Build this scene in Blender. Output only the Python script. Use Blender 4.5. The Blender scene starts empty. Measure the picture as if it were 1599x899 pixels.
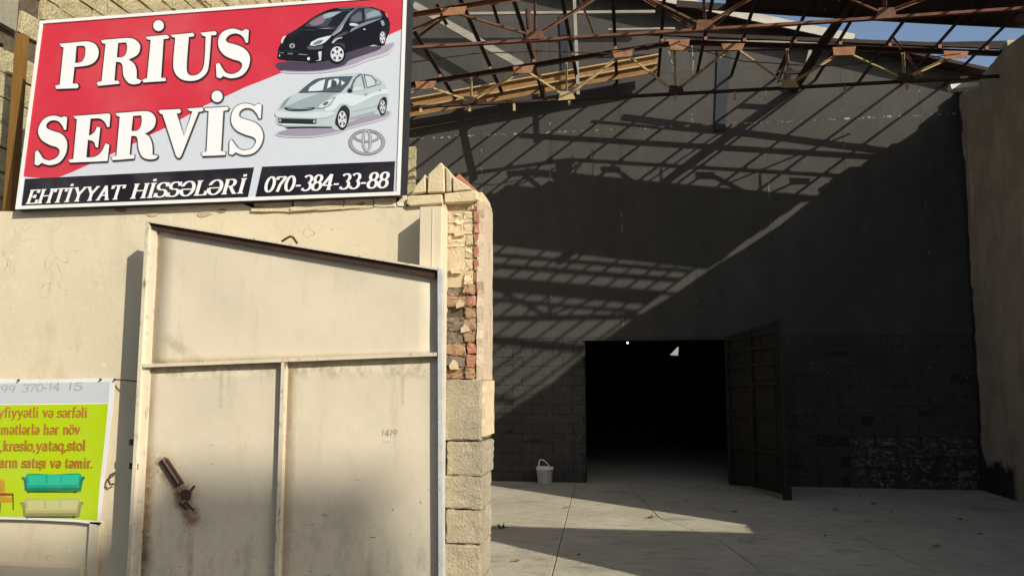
import bpy, bmesh, math, random
from mathutils import Vector, Matrix
from mathutils.geometry import tessellate_polygon
R = random.Random(7)
SC = bpy.context.scene
COL = SC.collection

# ------------------------------------------------------------------ camera
F, YAW, PIT, EYE = 1250.0, math.radians(8.6), math.radians(6.6), 1.65
fw = Vector((-math.sin(YAW)*math.cos(PIT), math.cos(YAW)*math.cos(PIT), math.sin(PIT)))
rt = Vector((math.cos(YAW), math.sin(YAW), 0)); up = rt.cross(fw)
CAM = Vector((0, 0, EYE))
cd = bpy.data.cameras.new('camera'); cam = bpy.data.objects.new('camera', cd); COL.objects.link(cam)
cd.sensor_width = 36; cd.lens = 36*F/1599; cd.clip_end = 800
cam.location = CAM
cam.rotation_euler = Matrix((rt, up, -fw)).transposed().to_euler()
SC.camera = cam
SC.render.resolution_x, SC.render.resolution_y = 1024, 575

# ------------------------------------------------------------------ sky, sun, exposure
SUN = Vector((-1.18, 1.0, -0.86)).normalized()          # direction the light travels
elev = math.asin(-SUN.z)
w = bpy.data.worlds.new('World'); SC.world = w; w.use_nodes = True
nt = w.node_tree; bg = nt.nodes['Background']
sky = nt.nodes.new('ShaderNodeTexSky'); sky.sky_type = 'NISHITA'; sky.sun_disc = False
sky.sun_elevation = elev; sky.sun_rotation = math.atan2(-SUN.x, -SUN.y)
sky.air_density = 1.0; sky.dust_density = 2.2; sky.ozone_density = 1.0
nt.links.new(sky.outputs[0], bg.inputs[0]); bg.inputs[1].default_value = 0.138
sd = bpy.data.lights.new('sun', 'SUN'); so = bpy.data.objects.new('sun', sd); COL.objects.link(so)
sd.energy = 4.75; sd.angle = math.radians(0.5); sd.color = (1.0, 0.945, 0.82)
so.rotation_euler = (-SUN).to_track_quat('Z', 'Y').to_euler(); so.location = (12, -10, 20)
SC.view_settings.view_transform = 'Standard'; SC.view_settings.look = 'None'
SC.view_settings.exposure = 0.0; SC.view_settings.gamma = 1.0
SC.render.engine = 'CYCLES'

# ------------------------------------------------------------------ measuring: photo position -> point on a real plane
def ray(x, y): return fw + rt*((x-799.5)/F) - up*((y-449.5)/F)
def atY(x, y, Y):
    d = ray(x, y); return CAM + d*(Y/d.y)
def atZ(x, y, Z=0.0):
    d = ray(x, y); return CAM + d*((Z-EYE)/d.z)
def atX(x, y, X):
    d = ray(x, y); return CAM + d*(X/d.x)
def onplane(x, y, P, N):
    d = ray(x, y); return CAM + d*((P-CAM).dot(N)/d.dot(N))

# ------------------------------------------------------------------ materials
def lin(c): return tuple((v/255/12.92 if v/255 <= .04045 else ((v/255+.055)/1.055)**2.4) for v in c)
MATS = {}
class NT:
    def __init__(s, name):
        s.m = bpy.data.materials.new(name); s.m.use_nodes = True; s.t = s.m.node_tree
        s.b = s.t.nodes['Principled BSDF']; g = s.t.nodes.new('ShaderNodeNewGeometry'); s.pos = g.outputs['Position']
        MATS[name] = s.m
    def n(s, typ, ins=None, **kw):
        x = s.t.nodes.new(typ)
        for k, v in kw.items(): setattr(x, k, v)
        for k, v in (ins or {}).items():
            if hasattr(v, 'is_linked') or hasattr(v, 'links'): s.t.links.new(v, x.inputs[k])
            else: x.inputs[k].default_value = v
        return x
    def math(s, op, a, b=0.0, c=None):
        x = s.n('ShaderNodeMath', {0: a, 1: b}, operation=op)
        if c is not None:
            if hasattr(c, 'links'): s.t.links.new(c, x.inputs[2])
            else: x.inputs[2].default_value = c
        return x.outputs[0]
    def noise(s, scale, detail=5, rough=.6, stretch=None, dist=0.0, off=0.0):
        v = s.pos
        if stretch or off:
            v = s.n('ShaderNodeMapping', {'Vector': v, 'Scale': stretch or (1, 1, 1), 'Location': (off, off, off)}).outputs[0]
        return s.n('ShaderNodeTexNoise', {'Vector': v, 'Scale': scale, 'Detail': detail, 'Roughness': rough, 'Distortion': dist}).outputs[0]
    def ramp(s, f, a, b):
        return s.n('ShaderNodeMapRange', {0: f, 1: a, 2: b, 3: 0.0, 4: 1.0}, interpolation_type='SMOOTHSTEP').outputs[0]
    def mix(s, f, a, b):
        x = s.n('ShaderNodeMix', data_type='RGBA')
        for i, v in ((0, f), (6, a), (7, b)):
            if hasattr(v, 'links'): s.t.links.new(v, x.inputs[i])
            else: x.inputs[i].default_value = (tuple(v)+(1,)) if isinstance(v, (tuple, list)) and len(v) == 3 else v
        return x.outputs[2]
    def xyz(s):
        o = s.n('ShaderNodeSeparateXYZ', {0: s.pos}); return o.outputs
    def done(s, col, rough=.85, bump=None, strength=.3, dist=.01, metal=0.0, spec=.3):
        if hasattr(col, 'links'): s.t.links.new(col, s.b.inputs['Base Color'])
        else: s.b.inputs['Base Color'].default_value = tuple(col)+(1,)
        if hasattr(rough, 'links'): s.t.links.new(rough, s.b.inputs['Roughness'])
        else: s.b.inputs['Roughness'].default_value = rough
        s.b.inputs['Metallic'].default_value = metal
        s.b.inputs['Specular IOR Level'].default_value = spec
        if bump is not None:
            bn = s.n('ShaderNodeBump', {'Height': bump, 'Strength': strength, 'Distance': dist})
            s.t.links.new(bn.outputs[0], s.b.inputs['Normal'])
        return s.m
def simple(name, c1, c2, scale=6, rough=.85, bs=70, strength=.4, dist=.004, c3=None, t3=(.6, .7), s3=20, metal=0.0, spec=.3, stretch=None):
    k = NT(name); col = k.mix(k.ramp(k.noise(scale, 6, .65, stretch), .3, .7), c1, c2)
    if c3: col = k.mix(k.ramp(k.noise(s3, 6, .7, stretch, off=3.1), *t3), col, c3)
    return k.done(col, rough, k.noise(bs, 4, .7), strength, dist, metal, spec)

def stroke_mask(k, P, Q, wid):
    """soft mask for a stain that lies round the line P-Q (in x,z)"""
    x, y, z = k.xyz(); dx, dz = Q[0]-P[0], Q[1]-P[1]; L2 = dx*dx+dz*dz or 1e-6
    t = k.math('ADD', k.math('MULTIPLY', k.math('SUBTRACT', x, P[0]), dx/L2), k.math('MULTIPLY', k.math('SUBTRACT', z, P[1]), dz/L2))
    t = k.math('MINIMUM', k.math('MAXIMUM', t, 0.0), 1.0)
    ex = k.math('SUBTRACT', k.math('SUBTRACT', x, P[0]), k.math('MULTIPLY', t, dx))
    ez = k.math('SUBTRACT', k.math('SUBTRACT', z, P[1]), k.math('MULTIPLY', t, dz))
    d = k.math('SQRT', k.math('ADD', k.math('MULTIPLY', ex, ex), k.math('MULTIPLY', ez, ez)))
    return k.ramp(d, wid, wid*.25)

# cream plaster of the street wall
k = NT('cream_plaster')
c = k.mix(k.ramp(k.noise(1.3, 5, .6), .35, .7), (.71, .615, .435), (.66, .57, .40))
c = k.mix(k.math('MULTIPLY', k.ramp(k.noise(4.5, 7, .7, (1, 1, .35)), .5, .72), .45), c, (.50, .40, .26))
c = k.mix(k.math('MULTIPLY', k.ramp(k.noise(38, 3, .6), .68, .74), .5), c, (.22, .16, .10))
cr = k.n('ShaderNodeTexVoronoi', {'Vector': k.n('ShaderNodeVectorMath', {0: k.pos, 1: k.n('ShaderNodeTexNoise', {'Vector': k.pos, 'Scale': 3.0}).outputs[1]}, operation='ADD').outputs[0], 'Scale': 2.2}, feature='DISTANCE_TO_EDGE').outputs[0]
crm = k.math('MULTIPLY', k.ramp(cr, .006, .0), k.ramp(k.noise(1.7, 3, .6, off=5), .54, .62))
c = k.mix(k.math('MULTIPLY', crm, .75), c, (.20, .14, .08))
c = k.mix(k.math('MULTIPLY', k.ramp(k.noise(2.6, 7, .75, (1, 1, .18), off=14), .54, .70), .35), c, (.47, .39, .26))
c = k.mix(k.math('MULTIPLY', k.ramp(k.noise(11, 5, .6, off=17), .66, .69), .6), c, (.76, .68, .52))
k.done(c, .9, k.math('ADD', k.noise(14, 6, .65), k.math('MULTIPLY', crm, -1.5)), .35, .008)
# gate sheet paint: old cream enamel, rust and grime
def gate_paint(name, sheet):
    k = NT(name)
    c = k.mix(k.ramp(k.noise(2.2, 6, .65), .3, .7), (.70, .61, .455), (.62, .545, .41))
    c = k.mix(k.math('MULTIPLY', k.ramp(k.noise(5, 8, .75, (1.6, 1, .3)), .52, .75), .55), c, (.44, .38, .26))
    x, y, z = k.xyz()
    low = k.ramp(z, 1.25, .45)
    c = k.mix(k.math('MULTIPLY', low, k.ramp(k.noise(9, 8, .75, (1, 1, .45), off=2), .44, .70)), c, (.40, .38, .30))
    sc = k.ramp(k.noise(26, 4, .6, (.5, 1, 1.6), dist=1.2), .66, .72)
    c = k.mix(k.math('MULTIPLY', sc, k.math('ADD', k.math('MULTIPLY', k.ramp(z, 1.5, .8), .8), .12)), c, (.13, .11, .08))
    if sheet:
        n = k.ramp(k.noise(22, 8, .8), .3, .62)
        for P, Q, wd, cc, a in (((-2.78, 1.17), (-2.60, .98), .14, (.42, .32, .19), .7), ((-2.76, 1.16), (-2.62, 1.0), .055, (.16, .10, .06), .7),
                            ((-2.62, 1.0), (-2.55, .86), .08, (.14, .07, .035), .95), ((-2.84, 1.10), (-2.85, .62), .075, (.36, .20, .08), .8),
                            ((-2.86, .70), (-2.86, .1), .10, (.12, .10, .07), .8), ((-2.55, .86), (-2.545, .52), .03, (.30, .17, .08), .6), ((-1.97, 1.70), (-1.965, 1.38), .02, (.36, .26, .14), .5), ((-1.30, 1.76), (-1.295, 1.52), .016, (.36, .26, .14), .45), ((-2.40, 1.72), (-2.395, 1.5), .018, (.38, .30, .17), .5), ((-2.75, 1.9), (-2.5, 1.72), .05, (.36, .32, .2), .5)):
            c = k.mix(k.math('MULTIPLY', k.math('MULTIPLY', stroke_mask(k, P, Q, wd), n), a), c, cc)
        # grime that gathers along the rails
        for zz in (1.72,):
            d = k.ramp(k.math('ABSOLUTE', k.math('SUBTRACT', z, zz)), .09, .0)
            c = k.mix(k.math('MULTIPLY', k.math('MULTIPLY', d, k.ramp(k.noise(12, 8, .8, off=8), .42, .62)), .7), c, (.30, .26, .14))
    else:
        c = k.mix(k.ramp(k.noise(30, 6, .75, (1, 1, .4)), .56, .66), c, (.26, .22, .15))
    k.done(c, k.math('ADD', k.math('MULTIPLY', k.noise(20), .3), .35), k.noise(3.0 if sheet else 40, 3, .5), .25 if sheet else .4, .03 if sheet else .004, spec=.4)
gate_paint('gate_sheet_paint', True); gate_paint('gate_frame_paint', False)
simple('gate_edge_paint', (.55, .56, .56), (.45, .45, .43), 14, .6, 40, c3=(.25, .22, .18), t3=(.62, .7), s3=30)
simple('post_paint', (.70, .60, .43), (.64, .55, .39), 3, .75, 30, c3=(.35, .27, .17), t3=(.7, .76), s3=25)
def rustmat(name, c1, c2, c3, t3=(.55, .7)):
    simple(name, c1, c2, 9, .85, 90, .5, .003, c3=c3, t3=t3, s3=24)
rustmat('dark_rust', (.06, .03, .022), (.04, .022, .018), (.15, .07, .04), (.6, .72))
rustmat('mid_rust', (.18, .085, .05), (.11, .052, .034), (.34, .20, .11), (.60, .70))
rustmat('orange_rust', (.36, .18, .095), (.25, .115, .06), (.09, .042, .028))
rustmat('faded_yellow_steel', (.50, .38, .19), (.38, .27, .13), (.30, .15, .07), (.58, .68))
rustmat('purlin_steel', (.055, .035, .03), (.035, .025, .024), (.13, .06, .035), (.6, .72))
rustmat('beam_brown', (.30, .17, .07), (.22, .12, .05), (.14, .07, .04))
simple('dark_plank', (.055, .035, .028), (.03, .022, .02), 5, .9, 60, c3=(.12, .06, .04), t3=(.62, .72), stretch=(.3, 3, 3))
simple('grey_plank', (.34, .31, .26), (.24, .22, .19), 6, .9, 60, c3=(.14, .12, .1), t3=(.6, .7), stretch=(.5, 3, 3))
simple('pale_fascia', (.52, .49, .42), (.40, .38, .33), 4, .7, 40, c3=(.2, .17, .13), t3=(.62, .72))
simple('limestone', (.56, .49, .30), (.44, .37, .21), 5, .95, 38, 1.0, .03, c3=(.20, .15, .08), t3=(.56, .70), s3=16)
simple('grey_render', (.30, .28, .21), (.23, .21, .16), 2.2, .95, 40, .5, .01, c3=(.17, .15, .11), t3=(.55, .7))
simple('mortar_dark', (.13, .10, .065), (.08, .06, .04), 20, .95, 60)
simple('pillar_stone', (.52, .45, .325), (.40, .345, .25), 5, .95, 75, 1.0, .02, c3=(.30, .22, .12), t3=(.60, .74), s3=16)
simple('painted_brick', (.70, .57, .37), (.60, .48, .30), 12, .85, 55, .7, .008, c3=(.33, .22, .13), t3=(.64, .7), s3=30)
simple('red_brick', (.42, .16, .10), (.36, .19, .12), 18, .9, 60, .7, .006, c3=(.55, .43, .29), t3=(.55, .68), s3=26)
simple('brown_brick', (.42, .26, .15), (.32, .21, .13), 12, .95, 50, .9, .01, c3=(.20, .14, .09), t3=(.55, .68), s3=22)
simple('grey_brick', (.24, .20, .14), (.17, .14, .10), 12, .95, 50, .9, .01, c3=(.42, .33, .21), t3=(.6, .68), s3=22)
simple('old_render', (.60, .49, .33), (.50, .40, .26), 8, .9, 45, .8, .01, c3=(.33, .24, .15), t3=(.64, .72), s3=14, stretch=(1, 1, .4))
simple('flank_render', (.62, .50, .36), (.53, .41, .295), 9, .9, 40, .9, .012, c3=(.38, .27, .19), t3=(.58, .68), s3=12, stretch=(1, 1, .35))
# black paint of the warehouse
def black(name, b1, b2, scuff, amount, seam=False, fs=17, patch=True):
    k = NT(name)
    c = k.mix(k.ramp(k.noise(1.1, 5, .6), .3, .7), b1, b2)
    c = k.mix(k.math('MULTIPLY', k.ramp(k.noise(3.5, 7, .7, (1, 1, .25)), .5, .75), .35), c, tuple(v*1.5 for v in b1))
    c = k.mix(k.math('MULTIPLY', k.math('MULTIPLY', k.ramp(k.noise(fs, 9, .8, (1, 1, 1.6)), amount, amount+.06), k.ramp(k.noise(.75, 4, .6, off=13), .47, .60) if patch else .9), .85), c, scuff)
    c = k.mix(k.math('MULTIPLY', k.ramp(k.noise(2.0, 8, .75, (1, 1, .12), off=31), .52, .70), .5), c, tuple(v*.6 for v in b1))
    if seam:
        x, y, z = k.xyz()
        m = k.ramp(k.math('ABSOLUTE', k.math('SUBTRACT', z, 5.90)), .022, .006)
        m = k.math('MULTIPLY', m, k.ramp(k.noise(9, 5, .8, off=4), .53, .60))
        fx = k.math('ABSOLUTE', k.math('SUBTRACT', k.math('FRACT', k.math('DIVIDE', k.math('ADD', x, 2.555), 1.2)), .5))
        m2 = k.math('MULTIPLY', k.ramp(fx, .488, .498), k.ramp(k.noise(2.1, 5, .8, off=9), .56, .62))
        c = k.mix(k.math('MAXIMUM', m, k.math('MULTIPLY', m2, .6)), c, (.42, .38, .30))
    k.done(c, k.math('ADD', k.math('MULTIPLY', k.noise(6), .25), .68), k.noise(30, 5, .7), .4, .006, spec=.16)
black('black_panel_paint', (.072, .069, .063), (.060, .058, .053), (.12, .11, .09), .62, True)
black('black_block_paint', (.064, .060, .055), (.050, .047, .044), (.24, .21, .17), .57)
black('scuffed_block', (.075, .062, .052), (.045, .040, .036), (.28, .235, .18), .52, fs=11, patch=False)
black('black_joint', (.036, .034, .033), (.03, .028, .027), (.24, .21, .17), .55)
black('door_board', (.040, .036, .030), (.028, .026, .022), (.10, .085, .07), .62)
simple('blue_black', (.030, .033, .042), (.022, .024, .03), 3, .6, 30)
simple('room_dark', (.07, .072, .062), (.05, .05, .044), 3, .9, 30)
# right hand wall
k = NT('brown_render')
c = k.mix(k.ramp(k.noise(1.6, 7, .7), .3, .7), (.50, .41, .31), (.35, .285, .215))
c = k.mix(k.math('MULTIPLY', k.ramp(k.noise(3.5, 8, .75, (1, 1, .3)), .5, .72), .6), c, (.19, .145, .11))
x, y, z = k.xyz()
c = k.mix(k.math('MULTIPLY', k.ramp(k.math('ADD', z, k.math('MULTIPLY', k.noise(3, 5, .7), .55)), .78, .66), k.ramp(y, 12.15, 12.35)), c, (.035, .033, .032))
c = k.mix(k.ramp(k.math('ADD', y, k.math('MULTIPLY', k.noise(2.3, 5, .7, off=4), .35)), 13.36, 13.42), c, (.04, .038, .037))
k.done(c, .95, k.noise(18, 8, .75), .8, .02)
# yard concrete
k = NT('yard_concrete')
c = k.mix(k.ramp(k.noise(.9, 7, .65), .32, .68), (.58, .53, .395), (.47, .43, .32))
c = k.mix(k.math('MULTIPLY', k.ramp(k.noise(3.2, 9, .78, (1, 2.6, 1)), .48, .66), .75), c, (.28, .255, .20))
c = k.mix(k.math('MULTIPLY', k.ramp(k.noise(9, 9, .8, (1, 2.4, 1), off=6), .54, .62), .6), c, (.66, .61, .49))
c = k.mix(k.math('MULTIPLY', k.ramp(k.noise(14, 8, .8, (1, 2.2, 1), off=11), .56, .64), .55), c, (.24, .215, .165))
c = k.mix(k.math('MULTIPLY', k.ramp(k.noise(1.4, 5, .6, off=21), .58, .70), .45), c, (.20, .18, .145))
c = k.mix(k.math('MULTIPLY', k.ramp(k.noise(45, 4, .7), .62, .68), .8), c, (.10, .085, .065))
k.done(c, k.math('ADD', k.math('MULTIPLY', k.noise(4, 6, .7), .35), .5), k.math('ADD', k.noise(25, 8, .75), k.noise(3, 4, .6, (1, 2, 1))), .8, .02)
simple('ground_soil', (.17, .14, .10), (.11, .09, .065), 4, .95, 30)
simple('cream_block', (.5, .45, .36), (.42, .38, .3), 2, .9, 20)
simple('bucket_plastic', (.80, .81, .80), (.74, .75, .74), 10, .4, 20, .1)
simple('wire_steel', (.20, .17, .13), (.12, .10, .08), 20, .6, 50)
simple('leaf_brown', (.34, .17, .06), (.22, .11, .05), 30, .8, 50)
simple('leaf_dark', (.10, .085, .05), (.07, .055, .035), 30, .8, 50)
simple('rusted_iron', (.07, .035, .022), (.045, .025, .018), 30, .85, 90, .7, .003, c3=(.15, .07, .035))
simple('pole_brown', (.24, .125, .028), (.18, .09, .022), 5, .6, 60, c3=(.12, .06, .03), t3=(.66, .74), stretch=(3, 3, .4))
simple('sign_side', (.035, .037, .042), (.028, .03, .034), 8, .5, 40, .1)
simple('sign_white', (.80, .79, .76), (.74, .73, .70), 3, .45, 30, .05)
# printed ink: colour stored per face (flat print)
k = NT('printed_ink'); a = k.n('ShaderNodeAttribute', attribute_name='ink')
k.done(k.mix(k.math('MULTIPLY', k.ramp(k.noise(2.5, 4, .6), .4, .8), .06), a.outputs[0], (.75, .72, .62)), .38, None, spec=.4)
k = NT('printed_soft_shadow'); tr = k.n('ShaderNodeBsdfTransparent'); mx = k.n('ShaderNodeMixShader', {0: .44})
k.done((.02, .018, .02), .5)
k.t.links.new(tr.outputs[0], mx.inputs[1]); k.t.links.new(k.b.outputs[0], mx.inputs[2])
k.t.links.new(mx.outputs[0], k.t.nodes['Material Output'].inputs[0])
k = NT('lit_bulb'); k.done((.8, .9, .85)); k.b.inputs['Emission Color'].default_value = (.55, 1, .78, 1); k.b.inputs['Emission Strength'].default_value = 5

# ------------------------------------------------------------------ object helpers
def origin(o):
    v = Vector((0, 0, 0))
    while o: v += o.location; o = o.parent
    return v
def tag(o, label=None, cat=None, group=None, kind=None):
    if label: o['label'] = label
    if cat: o['category'] = cat
    if group: o['group'] = group
    if kind: o['kind'] = kind
    return o
def thing(name, loc, label, cat, group=None):
    o = bpy.data.objects.new(name, None); COL.objects.link(o); o.location = Vector(loc); o.empty_display_size = .1
    return tag(o, label, cat, group)
def link(name, me, parent=None, loc=None):
    o = bpy.data.objects.new(name, me); COL.objects.link(o)
    if parent: o.parent = parent
    if loc is not None: o.location = Vector(loc)-origin(parent) if parent else Vector(loc)
    return o
def mesh(name, V, Fc, mat, parent=None, smooth=False):
    """V in world coordinates; the object's origin goes to the lowest middle of V (or the parent's)"""
    me = bpy.data.meshes.new(name); V = [Vector(v) for v in V]
    base = origin(parent) if parent else Vector((sum(v.x for v in V)/len(V), sum(v.y for v in V)/len(V), min(v.z for v in V)))
    me.from_pydata([v-base for v in V], [], Fc)
    if isinstance(mat, str): mat = MATS[mat]
    me.materials.append(mat)
    if smooth:
        for p in me.polygons: p.use_smooth = True
    bm = bmesh.new(); bm.from_mesh(me); bmesh.ops.recalc_face_normals(bm, faces=bm.faces); bm.to_mesh(me); bm.free()
    o = link(name, me, parent)
    if not parent: o.location = base
    return o
BOXF = [(0, 1, 3, 2), (4, 6, 7, 5), (0, 4, 5, 1), (2, 3, 7, 6), (0, 2, 6, 4), (1, 5, 7, 3)]
def boxv(a, b): return [Vector((x, y, z)) for x in (a[0], b[0]) for y in (a[1], b[1]) for z in (a[2], b[2])]
def box(name, a, b, mat, parent=None, jit=0.0, bev=0.0):
    V = boxv(a, b)
    if jit: V = [v+Vector((R.uniform(-jit, jit), R.uniform(-jit, jit), R.uniform(-jit, jit))) for v in V]
    o = mesh(name, V, BOXF, mat, parent)
    if bev: bevel(o, bev)
    return o
def bevel(o, w, seg=1):
    bm = bmesh.new(); bm.from_mesh(o.data)
    bmesh.ops.bevel(bm, geom=bm.edges[:], offset=w, segments=seg, affect='EDGES', profile=.6); bm.to_mesh(o.data); bm.free()
def rough_stone(name, a, b, mat, parent, cuts=3, amp=.008, bev=.014, rnd=None):
    """a hewn block: bevelled, subdivided, surface knocked about"""
    rnd = rnd or R
    o = box(name, a, b, mat, parent, jit=amp*.6)
    bm = bmesh.new(); bm.from_mesh(o.data)
    bmesh.ops.bevel(bm, geom=bm.edges[:], offset=bev, segments=2, affect='EDGES', profile=.5)
    if cuts: bmesh.ops.subdivide_edges(bm, edges=[e for e in bm.edges if e.calc_length() > .05], cuts=cuts, use_grid_fill=True)
    for v in bm.verts: v.co += Vector((rnd.gauss(0, 1), rnd.gauss(0, 1), rnd.gauss(0, 1)))*amp*.33
    bm.to_mesh(o.data); bm.free()
    return o
def bar(name, P, Q, wd, ht, mat, parent=None, upv=(0, 0, 1), prof='box', t=.006, bow=0.0, seg=1):
    """beam from P to Q; section wd (across) x ht (along up). prof L = steel angle, C = channel"""
    P, Q = Vector(P), Vector(Q); d = (Q-P).normalized(); s = d.cross(Vector(upv))
    if s.length < 1e-4: s = d.cross(Vector((1, 0, 0)))
    s.normalize(); u = s.cross(d).normalized()
    h, k2 = ht/2, wd/2
    if prof == 'box': S = [(-k2, -h), (k2, -h), (k2, h), (-k2, h)]
    elif prof == 'L': S = [(-k2, h), (k2, h), (k2, h-t), (-k2+t, h-t), (-k2+t, -h), (-k2, -h)]
    elif prof == 'l': S = [(-k2, -h), (k2, -h), (k2, -h+t), (-k2+t, -h+t), (-k2+t, h), (-k2, h)]
    elif prof == 'C': S = [(-k2, -h), (k2, -h), (k2, -h+t), (-k2+t, -h+t), (-k2+t, h-t), (k2, h-t), (k2, h), (-k2, h)]
    n = len(S); V = []; Fc = []
    for i in range(seg+1):
        f = i/seg; c = P.lerp(Q, f)+u*(-bow*4*f*(1-f))
        V += [c+s*a+u*b for a, b in S]
    for i in range(seg):
        for j in range(n): Fc.append((i*n+j, i*n+(j+1) % n, (i+1)*n+(j+1) % n, (i+1)*n+j))
    Fc += [tuple(range(n))[::-1], tuple(range(seg*n, seg*n+n))]
    return mesh(name, V, Fc, mat, parent)
def tube(name, pts, r, mat, parent=None, n=8):
    pts = [Vector(p) for p in pts]; V = []; Fc = []
    for i, p in enumerate(pts):
        d = (pts[min(i+1, len(pts)-1)]-pts[max(i-1, 0)]).normalized()
        a = d.orthogonal() if abs(d.y) > .99 else d.cross(Vector((0, 1, 0))); a.normalize(); b = d.cross(a).normalized()
        rr = r[i] if isinstance(r, (list, tuple)) else r
        V += [p+(a*math.cos(2*math.pi*j/n)+b*math.sin(2*math.pi*j/n))*rr for j in range(n)]
    for i in range(len(pts)-1):
        for j in range(n): Fc.append((i*n+j, i*n+(j+1) % n, (i+1)*n+(j+1) % n, (i+1)*n+j))
    Fc += [tuple(range(n)), tuple(range(len(V)-n, len(V)))]
    return mesh(name, V, Fc, mat, parent, True)
def prism(name, pts, d, mat, parent=None, bev=0.0, jit=0.0):
    """flat outline pts (world points) pushed along d"""
    pts = [Vector(p) for p in pts]; d = Vector(d); n = len(pts)
    if jit: pts = [p+Vector((R.uniform(-jit, jit), 0, R.uniform(-jit, jit))) for p in pts]
    T = tessellate_polygon([pts]); V = pts+[p+d for p in pts]
    Fc = [tuple(t) for t in T]+[tuple(i+n for i in t)[::-1] for t in T]
    Fc += [(i, (i+1) % n, n+(i+1) % n, n+i) for i in range(n)]
    o = mesh(name, V, Fc, mat, parent)
    if bev:
        bm = bmesh.new(); bm.from_mesh(o.data)
        bmesh.ops.dissolve_limit(bm, angle_limit=.02, verts=bm.verts, edges=bm.edges)
        bmesh.ops.bevel(bm, geom=bm.edges[:], offset=bev, segments=1, affect='EDGES'); bm.to_mesh(o.data); bm.free()
    return o
def ppx(pts, Y): return [atY(x, y, Y) for x, y in pts]

# ================================================================== GROUND
g = mesh('ground', [(-300, -300, -.010), (300, -300, -.010), (300, 400, -.010), (-300, 400, -.010)], [(0, 1, 2, 3)], 'ground_soil'); tag(g, kind='structure')
yard = bpy.data.objects.new('yard_pavement', None); COL.objects.link(yard); yard.location = (0, 9, 0); tag(yard, kind='structure')
def slab(pts, parent=yard):
    o = prism('concrete_slab', [Vector((x, y, 0)) for x, y in pts], (0, 0, -.08), 'yard_concrete', parent); bevel(o, .004); return o
gp = .005
slab([(-12, -6), (-.50-gp, -6), (-.50-gp, 2), (-.72-gp, 7.02), (-.91-gp, 11.74), (-.95-gp, 13.3), (-12, 13.3)])
slab([(-.50+gp, -6), (1.55-gp, -6), (1.55-gp, 4.5), (.84-gp, 8.92), (.28-gp, 10.12), (-.15, 13.3), (-.95+gp, 13.3), (-.91+gp, 11.74), (-.72+gp, 7.02), (-.50+gp, 2)])
slab([(1.55+gp, -6), (3.1-gp, -6), (2.56-gp, 7.51), (2.14-gp, 10.79), (1.85-gp, 13.3), (-.15+gp*2, 13.3), (.28+gp, 10.12), (.84+gp, 8.92), (1.55+gp, 4.5)])
slab([(3.1+gp, -6), (12, -6), (12, 13.3), (1.85+gp, 13.3), (2.14+gp, 10.79), (2.56+gp, 7.51)])
slab([(-6, 13.3+gp), (8, 13.3+gp), (8, 23), (-6, 23)])

# ================================================================== BLACK WAREHOUSE
YB = 13.35
wh = thing('black_warehouse', (1, YB+.3, 0), 'black painted block warehouse with an open doorway, behind the roofless steel trusses', 'warehouse')
DX0, DX1, DZ = -.80, 1.50, 2.31
def gz(x): return 8.27-.309*(x+.21)           # gable line
wx0, wx1, gx = -9.0, 5.6, -4.5
# masonry core with its door opening
core = [(wx0, 0), (DX0, 0), (DX0, DZ), (DX1, DZ), (DX1, 0), (wx1, 0), (wx1, gz(wx1)), (gx, gz(gx)), (wx0, gz(gx)-.309*4.5)]
prism('wall', [Vector((x, YB+.008, z)) for x, z in core], (0, .354, 0), 'black_joint', wh)
# plastered panels
xs = [-9.0]; x0 = -2.555-1.2*5
xs = [x0+1.2*i for i in range(0, 15)]; zs = [2.36, 3.55, 4.755, 5.90, 6.84, 7.9, 9.0, 10.2]
for i in range(len(xs)-1):
    for j in range(len(zs)-1):
        a, b = xs[i]+.0018, min(xs[i+1]-.0018, 5.58)
        if b-a < .05: continue
        z0, z1 = zs[j]+.0015, zs[j+1]-.0015
        def top(x): return (gz(x) if x > gx else gz(gx)+.309*(x-gx))-.01
        P = [(a, z0), (b, z0), (b, min(z1, top(b))), (a, min(z1, top(a)))]
        if top(a) > z1 > top(b):
            xc = -.21+(8.27-.01-z1)/.309; P = [(a, z0), (b, z0), (b, top(b)), (xc, z1), (a, z1)] if a < xc < b else P
        P2 = []
        for p in P:
            if not P2 or (abs(p[0]-P2[-1][0])+abs(p[1]-P2[-1][1])) > .02: P2.append(p)
        if len(P2) < 3 or max(p[1] for p in P2)-z0 < .04 or min(top(a), top(b)) < z0: 
            if not (min(top(a), top(b)) < z0 < max(top(a), top(b))): continue
            xc = -.21+(8.27-.01-z0)/.309
            P2 = [(a, z0), (xc, z0), (a, min(z1, top(a)))]
            if xc-a < .05 or xc > b: continue
        dy = R.uniform(0, .003)
        prism('wall_panel', [Vector((x, YB+dy, z)) for x, z in P2], (0, .03, 0), 'black_panel_paint', wh)
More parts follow.
